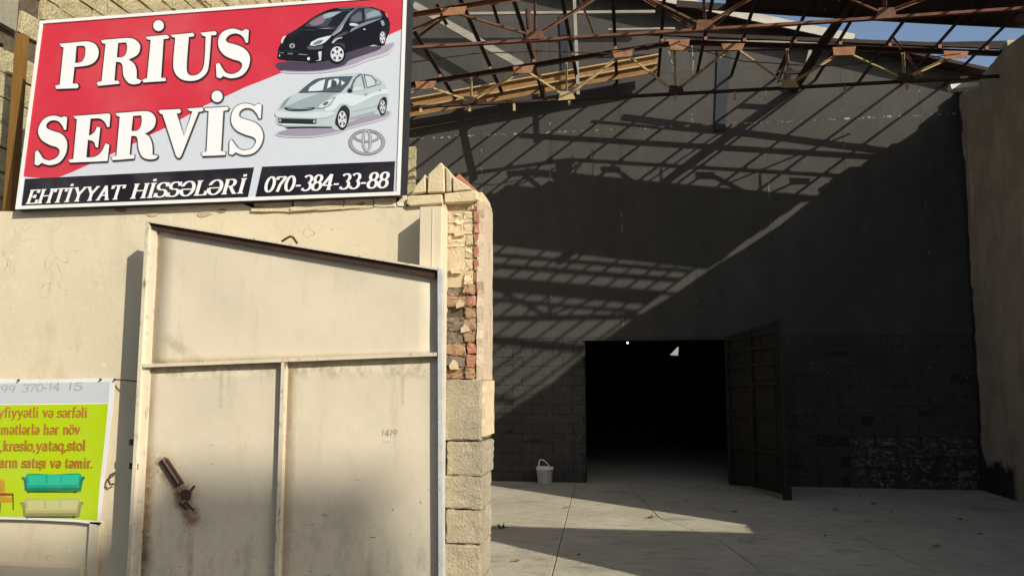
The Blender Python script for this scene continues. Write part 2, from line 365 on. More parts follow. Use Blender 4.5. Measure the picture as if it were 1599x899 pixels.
# painted blocks below the panels
BL, BH = .335, .1572
protos = []
for q in range(8):
    o = box('block', (-BL/2+.002, 0, 0), (BL/2-.002, .05, BH-.004), 'black_block_paint', None, jit=.0035)
    bm = bmesh.new(); bm.from_mesh(o.data); bmesh.ops.bevel(bm, geom=[e for e in bm.edges], offset=.004, segments=1, affect='EDGES'); bm.to_mesh(o.data); bm.free()
    off = o.location.copy(); o.data.transform(Matrix.Translation(off)); protos.append(o.data); bpy.data.objects.remove(o)
nb = 0; stuffV = []
for c_ in range(15):
    z = c_*BH+.002; sh = (c_ % 2)*BL/2
    for i in range(-30, 20):
        x = i*BL+sh
        l, r_ = x-BL/2, x+BL/2
        if r_ < -3.1 or l > 5.17: continue
        if r_ > DX0+.02 and l < DX1-.02:
            # cut blocks at the jambs
            for a, b in ((l, min(r_, DX0)), (max(l, DX1), r_)):
                if b-a > .06 and (b <= DX0 or a >= DX1):
                    box('block', (a+.004, YB+R.uniform(-.003, .003), z), (b-(.004 if b != DX0 else 0), YB+.05, z+BH-.008), 'black_block_paint', wh, jit=.002, bev=.004); nb += 1
            continue
        if z < .74 and x > 3.3: continue
        if R.random() < .03: yy = YB+.008
        else: yy = YB+R.uniform(-.005, .003)
        o = link('block', protos[R.randrange(8)], wh, (x, yy, z)); nb += 1
# rough plinth of unpainted scuffed blocks at the right
for c_ in range(5):
    x = 3.30+(.0 if c_ % 2 else .12)-.12
    while x < 5.15:
        L = R.uniform(.22, .40); x2 = min(x+L, 5.17)
        if x2-x > .07:
            o = box('plinth_stone', (max(x, 3.3)+.002, YB-.012-R.uniform(0, .02), c_*.157+.001), (x2-.002, YB+.03, c_*.157+.155), 'scuffed_block', wh, jit=.006, bev=.005)
        x = x2
box('lintel', (-1.05, YB-.012, DZ+.004), (2.35, YB+.015, DZ+.045), 'black_block_paint', wh)
# eaves board that stands out over the gable, pale on its edge
ex0, ex1 = -4.5, 5.7
for (xa, xb, s_) in ((gx, ex1, 1),):
    P, Q = Vector((xa, YB-.13, gz(xa)+.016)), Vector((xb, YB-.13, gz(xb)+.016))
    bar('roof_verge', P, Q, .34, .05, 'dark_plank', wh)
    bar('verge_board', P+Vector((0, -.185, -.03)), Vector((3.6, YB-.315, gz(3.6)+.03)), .022, .14, 'pale_fascia', wh)
# unpainted pier beside the sign
for i in range(26):
    z = .02+i*.22
    if z+.2 > 5.76: break
    rough_stone('pier_stone', (-3.97, YB-.07, z), (-3.725, YB+.01, z+.214), 'limestone', wh, 0, .006, .008)
# inside the doorway: an unlit hall with a hole in its far wall
RX0, RX1, RY, RZ = -5.0, 5.2, 22.0, 3.6
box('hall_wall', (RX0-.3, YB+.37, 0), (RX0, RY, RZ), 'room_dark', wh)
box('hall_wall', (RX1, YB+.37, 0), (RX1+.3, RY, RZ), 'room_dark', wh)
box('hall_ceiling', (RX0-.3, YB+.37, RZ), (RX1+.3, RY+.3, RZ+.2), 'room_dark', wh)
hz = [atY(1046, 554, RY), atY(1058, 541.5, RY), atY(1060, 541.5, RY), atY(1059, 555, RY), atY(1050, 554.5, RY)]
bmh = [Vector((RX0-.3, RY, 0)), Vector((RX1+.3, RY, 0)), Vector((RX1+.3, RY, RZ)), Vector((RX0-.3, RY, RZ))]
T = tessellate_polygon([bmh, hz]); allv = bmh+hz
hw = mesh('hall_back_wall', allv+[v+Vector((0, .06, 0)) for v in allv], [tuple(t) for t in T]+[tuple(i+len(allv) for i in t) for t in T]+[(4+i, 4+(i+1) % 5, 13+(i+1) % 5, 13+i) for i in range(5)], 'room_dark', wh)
# open door leaf: vertical boards on rails, hung at the right jamb and swung out into the yard
leaf = link('door_leaf', None, wh); leaf['label'] = 'open black board door leaf swung out into the yard'; leaf.location = Vector((1.52, 13.28, 0))-origin(wh)
H0, H1 = Vector((1.52, 13.30, 0)), Vector((2.07, 11.90, 0)); dl = (H1-H0).normalized(); nl = Vector((dl.y, -dl.x, 0)); Ld = (H1-H0).length
if nl.x > 0: nl = -nl
def ltop(s): return 2.36+.15*s/Ld
nbd = 9
for i in range(nbd):
    s0, s1 = Ld*i/nbd+.004, Ld*(i+1)/nbd-.004; o_ = R.uniform(0, .006)
    A, B = H0+dl*s0+nl*o_, H0+dl*s1+nl*o_
    prism('board', [A+Vector((0, 0, .07)), B+Vector((0, 0, .07)), B+Vector((0, 0, ltop(s1))), A+Vector((0, 0, ltop(s0)))], -nl*.03, 'door_board', leaf)
for zz in (.12, .62, 1.12, 1.58, 1.86, 2.10, 2.30):
    bar('rail', H0+dl*.02+nl*.03+Vector((0, 0, zz)), H1+nl*.03+Vector((0, 0, zz+.06*zz/2.3)), .03, .045, 'door_board', leaf)
for s in (.02, .5, 1.0, Ld-.02):
    bar('stile', H0+dl*(Ld*s if s not in (.02, Ld-.02) else s)+nl*.055+Vector((0, 0, .08)), H0+dl*(Ld*s if s not in (.02, Ld-.02) else s)+nl*.055+Vector((0, 0, 2.35+.1*s)), .05, .03, 'door_board', leaf, upv=nl)
bar('foot', H1+Vector((.02, -.02, 0)), H1+Vector((.02, -.02, .17)), .11, .09, 'door_board', leaf, upv=(0, 1, 0))
bar('edge_post', H1+Vector((.0, -.03, .17)), H1+Vector((0, -.03, 2.52)), .05, .05, 'door_board', leaf, upv=(0, 1, 0))
# flat blue-black strips added on the wall face
for nm, lab, px0, px1 in (('dark_strip', 'wide blue-black strip upright on the black wall under the middle truss', [(1121, 78), (1141, 78), (1133, 203), (1116, 203)], 0),
                    ('dark_strip', 'narrow blue-black strip upright on the black wall left of the middle, up high', [(873, 24), (885, 24), (888, 112), (877, 112)], 0)):
    o = prism(nm, ppx(px0, YB-.03), (0, .025, 0), 'blue_black'); tag(o, lab, 'board', 'dark strips upright on the black wall')

# bulb far inside the hall
bl = thing('ceiling_lamp', atY(980, 535, 18), 'small greenish white lamp lit high inside the dark doorway', 'lamp')
c0 = atY(980, 535, 18)
V = []; Fc = []
for i in range(7):
    a = math.pi*i/6
    for j in range(10): V.append(c0+Vector((math.sin(a)*math.cos(j*.6283), math.sin(a)*math.sin(j*.6283), math.cos(a)))*.022)
for i in range(6):
    for j in range(10): Fc.append((i*10+j, i*10+(j+1) % 10, (i+1)*10+(j+1) % 10, (i+1)*10+j))
mesh('bulb', V, Fc, 'lit_bulb', bl, True)
tube('cord', [c0+Vector((0, 0, .03)), Vector((c0.x, c0.y, RZ))], .006, 'wire_steel', bl, 6)

# ================================================================== RIGHT SIDE WALL
sw = thing('side_wall', (5.45, 10, 0), 'tall brown rendered wall in shade along the right edge of the yard', 'wall')
prof = [(13.36, 6.30), (13.20, 6.16), (13.05, 6.18), (13.0, 6.08), (12.55, 6.12), (12.1, 6.10), (11.95, 6.22), (11.5, 6.24), (11.0, 6.21), (10.5, 6.25), (10.1, 6.33), (9.5, 6.35), (9.0, 6.44), (8.4, 6.48), (7.8, 6.40), (7.0, 6.48), (6.45, 6.45)]
def strip(name, prof, x0, x1, mat, parent):
    V = []; Fc = []
    zn = 12
    for (y, zt) in prof:
        for x in (x0, x1):
            for i in range(zn+1):
                wv = 0 if (i == 0) else R.gauss(0, .008)
                V.append(Vector((x+(wv if x == x0 else 0), y, zt*i/zn)))
    m = 2*(zn+1)
    for i in range(len(prof)-1):
        b = i*m
        for j in range(zn):
            Fc.append((b+j, b+j+1, b+m+j+1, b+m+j)); Fc.append((b+zn+1+j, b+m+zn+1+j, b+m+zn+2+j, b+zn+2+j))
        Fc.append((b+zn, b+2*zn+1, b+m+2*zn+1, b+m+zn))
    for b in (0, (len(prof)-1)*m):
        for j in range(zn): Fc.append((b+j, b+j+1, b+zn+2+j, b+zn+1+j))
    return mesh(name, V, Fc, mat, parent)
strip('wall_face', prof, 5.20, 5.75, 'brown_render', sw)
box('low_wall', (5.22, 4.9, 0), (5.6, 6.447, 2.9), 'brown_render', sw)
for (y, z, s) in ((12.9, 6.14, .09), (12.35, 6.12, .12), (11.75, 6.25, .13), (13.15, 6.22, .08), (12.15, 6.17, .10)):
    rough_stone('loose_stone', (5.24, y-s, z-.02), (5.24+s*2.4, y+s, z+s*.8), 'brown_render', sw, 0, .02, .02)
# right gate pillar and wall of the entrance
rw = thing('entrance_wall', (4.6, 4.75, 0), 'right side of the gateway, cream rendered street wall', 'wall')
box('wall_body', (3.02, 4.6, 0), (14, 4.9, 3.78), 'cream_plaster', rw)
# unseen block behind the camera, added to shade the foot of the gate
ab = thing('shade_building', (19, -17, 0), 'unseen pale block across the street, added to shade the gate foot', 'building')
box('wall', (8, -24, 0), (22.42, -15.6, 18.0), 'cream_block', ab)
box('shade_parapet', (20.9, -16.2, 18.002), (22.25, -15.55, 18.31), 'cream_block', ab)  # upstand shaped to set where the shade edge falls on the gate
for fl in range(6):
    for i in range(6): box('window', (9+i*2.1, -15.6, 1.5+fl*2.8), (10.2+i*2.1, -15.57, 2.9+fl*2.8), 'sign_side', ab)
# long low buildings that close the street off
sb = thing('street_building', (-4, -14, 0), 'low pale building across the street', 'building')
box('wall', (-24, -22, 0), (6, -13, 6.0), 'cream_block', sb)

# ================================================================== ROOF STEEL
def ztop(x): return 6.71-.103*abs(x-.76)
def truss(name, Y, bots, tops, apex, xl, xr, lab, chordmat, webmat, platemat, zb=5.93, hang=()):
    t = thing(name, ((xl+xr)/2, Y, zb), lab, 'roof truss', 'steel roof trusses over the yard')
    bar('bottom_chord', (xl, Y, zb), (xr, Y, zb), .055, .055, chordmat, t, prof='l', seg=6, bow=.015)
    bar('top_chord', (xl, Y, ztop(xl)), (apex, Y, ztop(apex)), .065, .065, chordmat, t, prof='L')
    bar('top_chord', (apex, Y, ztop(apex)), (xr, Y, ztop(xr)), .065, .065, chordmat, t, prof='L')
    for i, x in enumerate(bots):
        if abs(x-apex) < .2 or True: bar('post', (x, Y+.005, zb+.03), (x, Y+.005, ztop(x)-.036), .035, .035, webmat, t, upv=(0, 1, 0), prof='L', t=.005)
        P = [Vector((x-.12, Y-.02, zb-.03)), Vector((x+.13, Y-.02, zb-.025)), Vector((x+.09, Y-.02, zb+.09)), Vector((x-.09, Y-.02, zb+.10))]
        prism('gusset_plate', P, (0, -.008, 0), chordmat if i % 2 else webmat, t, jit=.012)
    for i, x in enumerate(tops):
        z = ztop(x)
        P = [Vector((x-.17, Y-.036, z+.0)), Vector((x+.17, Y-.036, z-.01)), Vector((x+.13, Y-.036, z-.12)), Vector((x-.15, Y-.036, z-.115))]
        prism('gusset_plate', P, (0, -.008, 0), platemat, t, jit=.012)
        for b in bots:
            if abs(b-x) < 1.35:
                s = 1 if b > x else -1
                bar('brace', (x+s*.06, Y-.012, z-.08), (b-s*.05, Y-.012, zb+.05), .036, .036, webmat, t, upv=(0, 1, 0), prof='L', t=.005)
    for x in hang: bar('hanger', (x, Y, zb-.03), (x, Y, zb-.03-R.uniform(.08, .14)), .035, .03, webmat, t, upv=(0, 1, 0))
    prism('ridge_plate', [Vector((apex-.16, Y-.038, ztop(apex)+.02)), Vector((apex+.16, Y-.038, ztop(apex)+.02)), Vector((apex+.12, Y-.038, ztop(apex)-.16)), Vector((apex-.12, Y-.038, ztop(apex)-.16))], (0, -.008, 0), platemat, t)
    return t
t1 = truss('roof_truss', 11.8, [-4.0, -2.43, -.94, .69, 2.32, 3.92], [-3.15, -1.6, -.06, 1.55, 3.11, 4.62], .76, -4.55, 5.32,
      'farther steel truss with faded yellow braces, its right end on the tall brown wall', 'dark_rust', 'faded_yellow_steel', 'orange_rust', hang=(-3.23, -2.45, -1.75, -.9, .69, 1.55, 3.1, 3.95))
t2 = truss('roof_truss', 9.6, [-3.25, -1.16, .93, 3.02], [-2.2, -.1, 1.98, 4.07], .76, -4.5, 5.30,
      'nearer rusty orange steel truss cut off by the top of the photo', 'mid_rust', 'mid_rust', 'orange_rust')
# purlins, each on little stubs over the farther truss
PX = [-3.7, -2.93, -2.13, -1.45, -.85, -.2, .5, 1.14, 1.70, 2.42, 3.05, 3.73, 4.40, 5.02]
for i, x in enumerate(PX):
    z = ztop(x)+.10; y0 = 6.7+R.uniform(-.15, .2)
    if i == 0: d = 'at the far left, just right of the sign'
    else: d = {1: 'second from the left end of the roof', 2: 'third from the left end of the roof', 3: 'fourth from the left, over the left braces', 4: 'over the leaning grey plank end', 5: 'nearly upright in the photo, left of the ridge',
               6: 'just left of the ridge plate', 7: 'just right of the ridge plate', 8: 'starting at the left end of the board deck', 9: 'just left of the thick dark log', 10: 'just right of the thick dark log',
               11: 'fourth from the brown wall', 12: 'third from the brown wall', 13: 'nearest to the brown wall'}[i]
    if i == 11: d = 'third from the brown wall'
    if i == 12: d = 'second from the brown wall'
    p = thing('purlin', (x, YB, z), 'thin dark steel purlin %s' % d, 'purlin', 'thin purlins running to the black wall')
    dx = R.uniform(-.03, .03)
    bar('rod', (x+dx, y0, z+R.uniform(-.01, .02)), (x, YB-.002, z-.01), .05, .045, 'purlin_steel', p, prof='L', t=.012)
    bar('stub', (x+.01, 11.78, ztop(x)+.034), (x+.01, 11.78, z-.02), .045, .04, 'orange_rust', p, upv=(0, 1, 0))
# closer rods over the street half of the roof
for i in range(4, len(PX)-1):
    x = (PX[i]+PX[i+1])/2; z = ztop(x)+.10
    o = bar('short_purlin', (x, 6.9+R.uniform(0, .3), z), (x+R.uniform(-.03, .03), 9.98, z), .045, .04, 'purlin_steel', prof='L', t=.012)
    tag(o, 'short extra steel rod over the street half of the roof, %s from the left' % ('first', 'second', 'third', 'fourth', 'fifth', 'sixth', 'seventh', 'eighth', 'ninth')[i-4], 'purlin', 'short rods over the street half of the roof')
# two short broken purlins at the upper left
for (a, b, lab) in (((682, 8), (698, 40), 'short broken purlin stub hanging near the sign corner'), ((766, -4), (779, 38), 'short broken purlin stub hanging left of the orange post')):
    P, Q = atY(*a, 10.4), atY(*b, 11.3); o = bar('broken_purlin', P, Q, .04, .04, 'purlin_steel', prof='L', t=.01); tag(o, lab, 'purlin', 'broken purlin ends')
# thick log
lg = tube('roof_log', [(3.10, 9.7, 6.80), (2.99, 10.8, 6.71), (2.87, 11.8, 6.62), (2.79, 12.6, 6.53), (2.71, 13.34, 6.44)], [.075, .07, .078, .07, .07], 'dark_plank', n=9)
tag(lg, 'thick dark log running from the board deck down to the black wall', 'log')
for (a, Ya, b, Yb, lab) in (((650, 60), 11.0, (720, 8), 10.2, 'thin rusty cross rod at the far upper left of the roof'), ((1000, -4), 10.6, (1082, 44), 11.6, 'thin rusty rod slanting down to the ridge plate'),
                          ((1160, 6), 10.6, (1112, 46), 11.6, 'thin rusty rod rising to the right of the ridge plate'), ((905, -3), 11.0, (930, 62), 11.6, 'thin rod between the orange post and the ridge'),
                          ((1395, 60), 11.5, (1440, 118), 12.6, 'thin dark rod near the right end of the farther truss'), ((1240, 62), 11.4, (1215, 130), 12.8, 'thin dark rod left of the thick log')):
    o = bar('brace_rod', atY(*a, Ya), atY(*b, Yb), .028, .028, 'mid_rust', prof='L', t=.006); tag(o, lab, 'rod', 'thin loose rods in the roof')
# board deck left on the roof
dk = thing('roof_deck', (2.9, 10.6, 6.8), 'dark ragged deck of rusty boards left over the ridge at the top right', 'roof deck')
def dz(x): return 7.07-.141*(x-.73)
y = 11.21; i = 0
while y > 10.0:
    wd = R.uniform(.13, .17); xa = (1.38 if i == 0 else 1.3 if i == 1 else .72+R.uniform(-.1, .06)); xb = 5.31+R.uniform(-.04, .03)
    if i == 0:
        pass
    ys = R.uniform(.004, .01)
    segs = [(xa, 2.9+R.uniform(-.5, .5)), ]
    segs.append((segs[0][1]+R.uniform(.004, .02), xb))
    for a, b in segs:
        zz = R.uniform(-.006, .006)
        bar('plank', (a, y-wd/2, dz(a)+zz), (b, y-wd/2, dz(b)+zz), wd-ys, .03, 'dark_plank', dk)
    y -= wd; i += 1
# front board of the deck reaches further left, as the photo's beam does
bar('plank', (.70, 11.235, dz(.70)-.03), (5.34, 11.235, dz(5.34)-.01), .035, .10, 'dark_plank', dk, seg=8, bow=.02)
for x in (1.5, 2.6, 3.6, 4.6): bar('batten', (x, 10.0, dz(x)-.05), (x, 11.15, dz(x)-.05), .06, .05, 'dark_rust', dk)
# battens across the purlins nearer the street
for (yy, xa, xb, wd, lab) in ((9.90, -1.0, 5.05, .05, 'thin batten across the purlins next to the board deck'), (9.70, -.5, 5.05, .07, 'batten across the purlins straight over the near truss'),
                         (9.38, .2, 5.05, .24, 'widest batten across the purlins, just on the street side of the near truss'), (9.10, .2, 5.05, .05, 'thin batten across the purlins, middle of the street side'),
                         (8.42, .5, 5.05, .13, 'wide batten across the purlins, second from the street end'), (7.45, 1.2, 5.05, .10, 'batten at the street end of the purlins')):
    b = thing('batten', (2, yy, ztop(2)+.14), lab, 'batten', 'battens across the purlins')
    for a, c_ in ((xa, .76), (.76, xb)):
        if c_ > a: bar('strip', (a, yy, ztop(a)+.15), (c_, yy+R.uniform(-.05, .05), ztop(c_)+.15), wd, .03, 'dark_plank', b)
# loose planks and beams under the gable
def plank(name, P, Q, wd, ht, mat, lab, cat, grp=None, **kw):
    o = bar(name, P, Q, wd, ht, mat, None, **kw); return tag(o, lab, cat, grp)
plank('long_plank', (-.28, 12.0, 7.03), (5.50, 12.0, 6.40), .05, .055, 'dark_plank', 'long dark plank lying level behind the farther truss, its left end by the ridge', 'plank', 'planks under the gable')
plank('long_plank', (.94, 12.46, 6.87), (5.72, 12.02, 6.46), .05, .075, 'dark_plank', 'dark plank under the ridge, lying askew right of the ridge plate', 'plank', 'planks under the gable')
plank('long_plank', (.60, 12.3, 6.96), (5.3, 12.1, 6.50), .03, .03, 'grey_plank', 'thin pale lath between the two dark planks right of the ridge', 'plank', 'planks under the gable')
plank('leaning_plank', atY(646, 8, 12.95), atY(815, 103, 12.95), .05, .12, 'grey_plank', 'pale grey plank leaning down to the right behind the orange truss', 'plank')
plank('gable_lath', atY(640, 23, 13.0), atY(1023, 19, 13.0), .05, .045, 'grey_plank', 'pale level lath under the gable, above the near truss chord', 'lath')
plank('gable_lath', atY(1054, 45, 13.0), atY(950, 47, 13.0), .04, .03, 'grey_plank', 'short pale lath left of the ridge plate', 'lath')
plank('gable_lath', atY(1213, 112, 12.9), atY(1253, 114, 12.9), .05, .05, 'dark_plank', 'short dark block of wood beside the thick log', 'lath')
plank('gable_lath', atY(1265, 79, 13.1), atY(1257, 111, 13.1), .05, .07, 'grey_plank', 'short pale upright batten beside the thick log', 'lath', upv=(0, 1, 0))
for (a, b, lab) in (((630, 160), (1030, 89), 'upper of the two yellow sunlit channel beams at the left'), ((630, 175), (1026, 103), 'lower of the two yellow sunlit channel beams at the left')):
    P, Q = atY(*a, 13.0), atY(*b, 13.0); P.z -= .05; Q.z -= .05
    bt = thing('channel_beam', P.lerp(Q, .5), lab, 'steel beam', 'yellow channel beams by the black wall')
    bar('web', P, Q, .018, .12, 'beam_brown', bt)
    bar('flange', P+Vector((0, -.028, .07)), Q+Vector((0, -.028, .07)), .09, .02, 'faded_yellow_steel', bt)
plank('hanging_pole', atY(897, 0, 12.7), atY(903, 148, 12.7), .05, .05, 'grey_plank', 'pale upright strip hanging behind the orange truss', 'pole', upv=(0, 1, 0))
hs = tube('hanging_strip', [atY(824, 15, 12.2), atY(828, 60, 12.2), atY(836, 100, 12.2), atY(850, 154, 12.2)], .045, 'dark_rust', n=6)
tag(hs, 'dark curved strip hanging behind the orange gusset plate', 'metal strip')
for pts_, rr_, lab in (((( 640, 98), (740, 84), (850, 80), (950, 84), (1040, 66)), .009, 'dark cable sagging along the near truss at the left'),
                  (((1060, 70), (1160, 96), (1280, 104), (1400, 96), (1500, 84)), .007, 'thin dark cable sagging below the right half of the farther truss')):
    o = tube('slack_cable', [atY(x_, y_, 11.6) for x_, y_ in pts_], rr_, 'purlin_steel', n=5); tag(o, lab, 'cable')
ws = prism('white_sheet', [atY(1484, 132, 12.0), atY(1528, 127, 12.0), atY(1530, 134, 12.0), atY(1486, 139, 12.0)], (0, .12, -.01), 'sign_white')
tag(ws, 'small white piece of sheet lying at the top corner of the brown wall', 'sheet')
for (a, b, lab) in (((1044, 80), (1052, 122), 'thin pale wire hanging under the ridge, left one'), ((1080, 70), (1081, 120), 'thin pale wire hanging right of the ridge post')):
    o = tube('hanging_wire', [atY(*a, 12.0), atY((a[0]+b[0])/2+2, (a[1]+b[1])/2, 12.0), atY(*b, 12.0)], .006, 'pale_fascia', n=5); tag(o, lab, 'wire', 'thin hanging wires')

# ================================================================== BUILDING ON THE LEFT
lb = thing('limestone_building', (-5.4, 8, 0), 'yellow limestone block building behind the car sign', 'building')
box('wall', (-6.6, 5.0, 0), (-4.64, 13.0, 8.0), 'mortar_dark', lb)
CH = .187; BLk = .39
for cz in range(40):
    z = cz*CH
    for i in range(-1, 22):
        y = 5.05+i*BLk+(cz % 2)*BLk/2; 
        if y+BLk < 5.05: continue
        y0 = max(y, 5.03); rr = (z+.1-1.65)/y
        if not ((y < 5.9 and 2.5 < z < 5.2) or (.45 < rr < .60 and y < 10.2)): continue
        xo = -4.60+R.uniform(-.012, .012)
        if y < 5.2 and z > 3.95: continue
        rough_stone('block', (-4.70, y0+.007, z+.006), (xo, y+BLk-.005, z+CH-.004), 'limestone', lb, 2, .007, .009)
# grey rendered corner nearer the street
box('rendered_corner', (-4.70, 3.9, 4.28), (-4.585, 5.18, 8), 'grey_render', lb, jit=.004)
box('rendered_corner', (-4.70, 3.9, 4.14), (-4.605, 5.10, 4.20), 'mortar_dark', lb)
for z in (2.6, 2.8, 2.99, 3.18, 3.37, 3.56, 3.75, 3.94): box('rendered_block', (-4.70, 4.2, z), (-4.592+R.uniform(-.004, .004), 5.06+R.uniform(-.06, .02), z+.182), 'grey_render', lb, jit=.004, bev=.006)
pl = bar('steel_pole', (-4.33, 4.95, 2.60), (-4.33, 4.95, 4.13), .06, .06, 'pole_brown'); tag(pl, 'brown upright pole at the left edge of the car sign', 'pole')

# ================================================================== STREET WALL
YW = 4.6
fwl = thing('street_wall', (-5, 4.75, 0), 'cream plastered street wall that carries the car sign', 'wall')
# body, with an uneven top
pts = [(-9, 0), (-1.115, 0), (-1.115, 2.70)]
x = -1.115; 
tp = []
while x > -9:
    x -= R.uniform(.05, .14); tp.append((max(x, -9), (2.70 if x > -2.3 else 2.752)+R.uniform(-.008, .006)))
prism('wall_body', [Vector((a, YW, b)) for a, b in pts+tp[:-1]+[(-9, 2.74)]], (0, .3, 0), 'cream_plaster', fwl)
# rough coping course
x = -2.34
while x < -1.36:
    L = R.uniform(.10, .34); x2 = min(x+L, -1.34)
    z0 = 2.684+R.uniform(0, .012); zm = z0+R.uniform(.022, .034)
    rough_stone('coping_stone', (x+.001, YW-.012+R.uniform(-.006, .008), z0), (x2-.001, YW+.29, zm), 'cream_plaster' if R.random() < .6 else 'painted_brick', fwl, 2, .007, .006)
    rough_stone('coping_stone', (x+R.uniform(0, .02), YW-.004+R.uniform(-.008, .01), zm+.002), (x2-.001, YW+.29, 2.762+R.uniform(-.012, .004)), 'painted_brick' if R.random() < .5 else 'cream_plaster', fwl, 2, .008, .006)
    x = x2
# chips where the plaster has come off under the sign
for (cx, cy, s) in ((188, 328, 9), (236, 334, 10), (318, 334, 12), (346, 329, 7), (402, 327, 9), (520, 321, 8), (560, 318, 9), (610, 316, 6)):
    q = []
    for a in range(7):
        an = a*math.pi*2/7; q.append(atY(cx+math.cos(an)*s*R.uniform(.6, 1.3), cy+math.sin(an)*s*R.uniform(.25, .6), YW-.004))
    prism('plaster_chip', q, (0, .010, 0), 'old_render' if R.random() < .5 else 'brown_brick', fwl)
# shallow blocked opening under the poster: raised surround and sill
def pbox(name, px, Y0, Y1, mat, par, **k): return prism(name, ppx(px, Y0), (0, Y1-Y0, 0), mat, par, **k)
box('surround', (-3.30, YW-.03, 0), (-3.225, YW+.01, .80), 'post_paint', fwl, bev=.004)
box('sill', (-6.2, YW-.06, .46), (-3.305, YW+.01, .535), 'post_paint', fwl, bev=.006)
# steel post of the gate
gpst = thing('gate_post', (-1.2, 4.5, 0), 'cream square steel post behind the upper right of the gate', 'post')
bx = atY(655, 350, 4.45).x; bx2 = atY(690, 350, 4.45).x
box('tube', (bx, 4.45, 0), (bx2, YW-.002, 2.655), 'post_paint', gpst, bev=.004)
bar('weld_seam', (bx+.075, 4.449, .1), (bx+.078, 4.449, 2.64), .004, .004, 'gate_frame_paint', gpst, upv=(0, 1, 0))
# ---- masonry pillar at the end of the wall
gp_ = thing('gate_pillar', (-1.0, 4.75, 0), 'masonry pillar of stone and broken brick at the end of the street wall', 'pillar')
PXL, PXR, PY0, PY1 = -1.112, -.885, 4.60, 4.92
box('core', (PXL+.012, PY0+.03, 1.50), (PXR-.025, PY1-.02, 2.20), 'mortar_dark', gp_)
box('core', (PXL+.012, PY0+.022, 2.20), (PXR-.025, PY1-.02, 2.735), 'old_render', gp_)
# big stones at the foot
zz = [1.495, 1.30, 1.107, .918, .727, .535, .345, .155, 0]
for i in range(8):
    a, b = zz[i+1]+.004, zz[i]-.003
    if i == 0: a, b = 1.306, 1.655
    dx_ = R.uniform(-.008, .008)
    split = i in (1, 3, 5, 7)
    if split: rough_stone('stone', (PXL-.004, PY0+.004, a), (PXL+.026, PY1-.02, b), 'pillar_stone', gp_, 1, .004, .006)
    rough_stone('stone', (PXL+.032 if split else PXL-.002, PY0-.012+R.uniform(-.006, .006), a), (PXR+.018+dx_, PY1, b), 'pillar_stone', gp_, 6, .007, .011)
# bricks
rows = []
z = 1.660
mats = ['brown_brick', 'grey_brick', 'brown_brick', 'grey_brick', 'brown_brick', 'brown_brick', 'brown_brick', 'grey_brick', 'painted_brick', 'painted_brick', 'painted_brick', 'painted_brick', 'painted_brick', 'painted_brick', 'painted_brick']
i = 0
while z < 2.70:
    h = R.uniform(.066, .076); top_ = min(z+h, 2.73)
    xm = PXL+.03+R.uniform(.085, .115)
    m = mats[min(i, 14)]
    if i == 6: pass
    hollow = i in (5, 8)
    if not (i == 8):
        rough_stone('brick', (PXL+.020, PY0+R.uniform(.002, .030)+(.02 if hollow else 0), z+R.uniform(0, .006)), (xm-.002, PY0+.12, top_-R.uniform(0, .006)), m if R.random() < .75 else 'grey_brick' if i < 8 else 'painted_brick', gp_, 3, .012, .006)
    xr_ = PXR-.045 if i >= 8 else PXR-.03
    rough_stone('brick', (xm+.002, PY0+R.uniform(-.004, .018), z+R.uniform(0, .006)), (xr_, PY0+.12, top_-R.uniform(0, .005)), ('painted_brick' if i >= 8 else R.choice(['brown_brick', 'brown_brick', 'red_brick'])), gp_, 3, .010, .006)
    if i in (1, 4, 6, 9, 12):
        xs_ = R.uniform(PXL+.03, PXR-.08); prism('mortar_lump', [Vector((xs_+R.uniform(-.01, .01), PY0-.004, z-.012)), Vector((xs_+R.uniform(.03, .06), PY0-.004, z-R.uniform(.0, .014))), Vector((xs_+R.uniform(.03, .05), PY0-.004, z+R.uniform(.01, .03))), Vector((xs_+.015, PY0-.004, z+R.uniform(.02, .05))), Vector((xs_-.01, PY0-.004, z+.014))], (0, .05, 0), 'painted_brick' if i > 6 else 'old_render', gp_)
    if i >= 7: rough_stone('brick', (xr_+.003, PY0+R.uniform(0, .008), z+.004), (PXR-.012, PY0+.12, top_-.005), 'red_brick', gp_, 1, .005, .005)
    z = top_; i += 1
# render left on the right flank and on the left edge
def ragged(name, x0, x1, y0, y1, z0, z1, n, amp, mat, par, side):
    V = []; Fc = []
    for i in range(n+1):
        z = z0+(z1-z0)*i/n; e = R.uniform(-amp, amp)
        yy = y0+(e if side == 'y' else 0); xx = x1+(e if side == 'x' else 0); xo = R.uniform(-.0015, .0015)
        V += [Vector((x0, yy, z)), Vector((xx+xo, yy+(.004 if side == 'y' else 0), z)), Vector((xx+xo, y1, z)), Vector((x0, y1, z))]
    for i in range(n):
        for j in range(4): Fc.append((i*4+j, i*4+(j+1) % 4, i*4+4+(j+1) % 4, i*4+4+j))
    Fc += [(0, 1, 2, 3), (n*4, n*4+1, n*4+2, n*4+3)]
    return mesh(name, V, Fc, mat, par)
ragged('render_flank', PXR-.022, PXR+.016, PY0+.012, PY1+.01, 1.655, 2.71, 22, .014, 'flank_render', gp_, 'y')
ragged('render_flank', PXR-.024, PXR+.028, PY0+.02, PY1+.012, 1.33, 1.652, 10, .007, 'painted_brick', gp_, 'y')
ragged('render_edge', PXL-.004, PXL+.018, PY0-.016, PY0+.05, 1.66, 2.73, 40, .008, 'painted_brick', gp_, 'x')
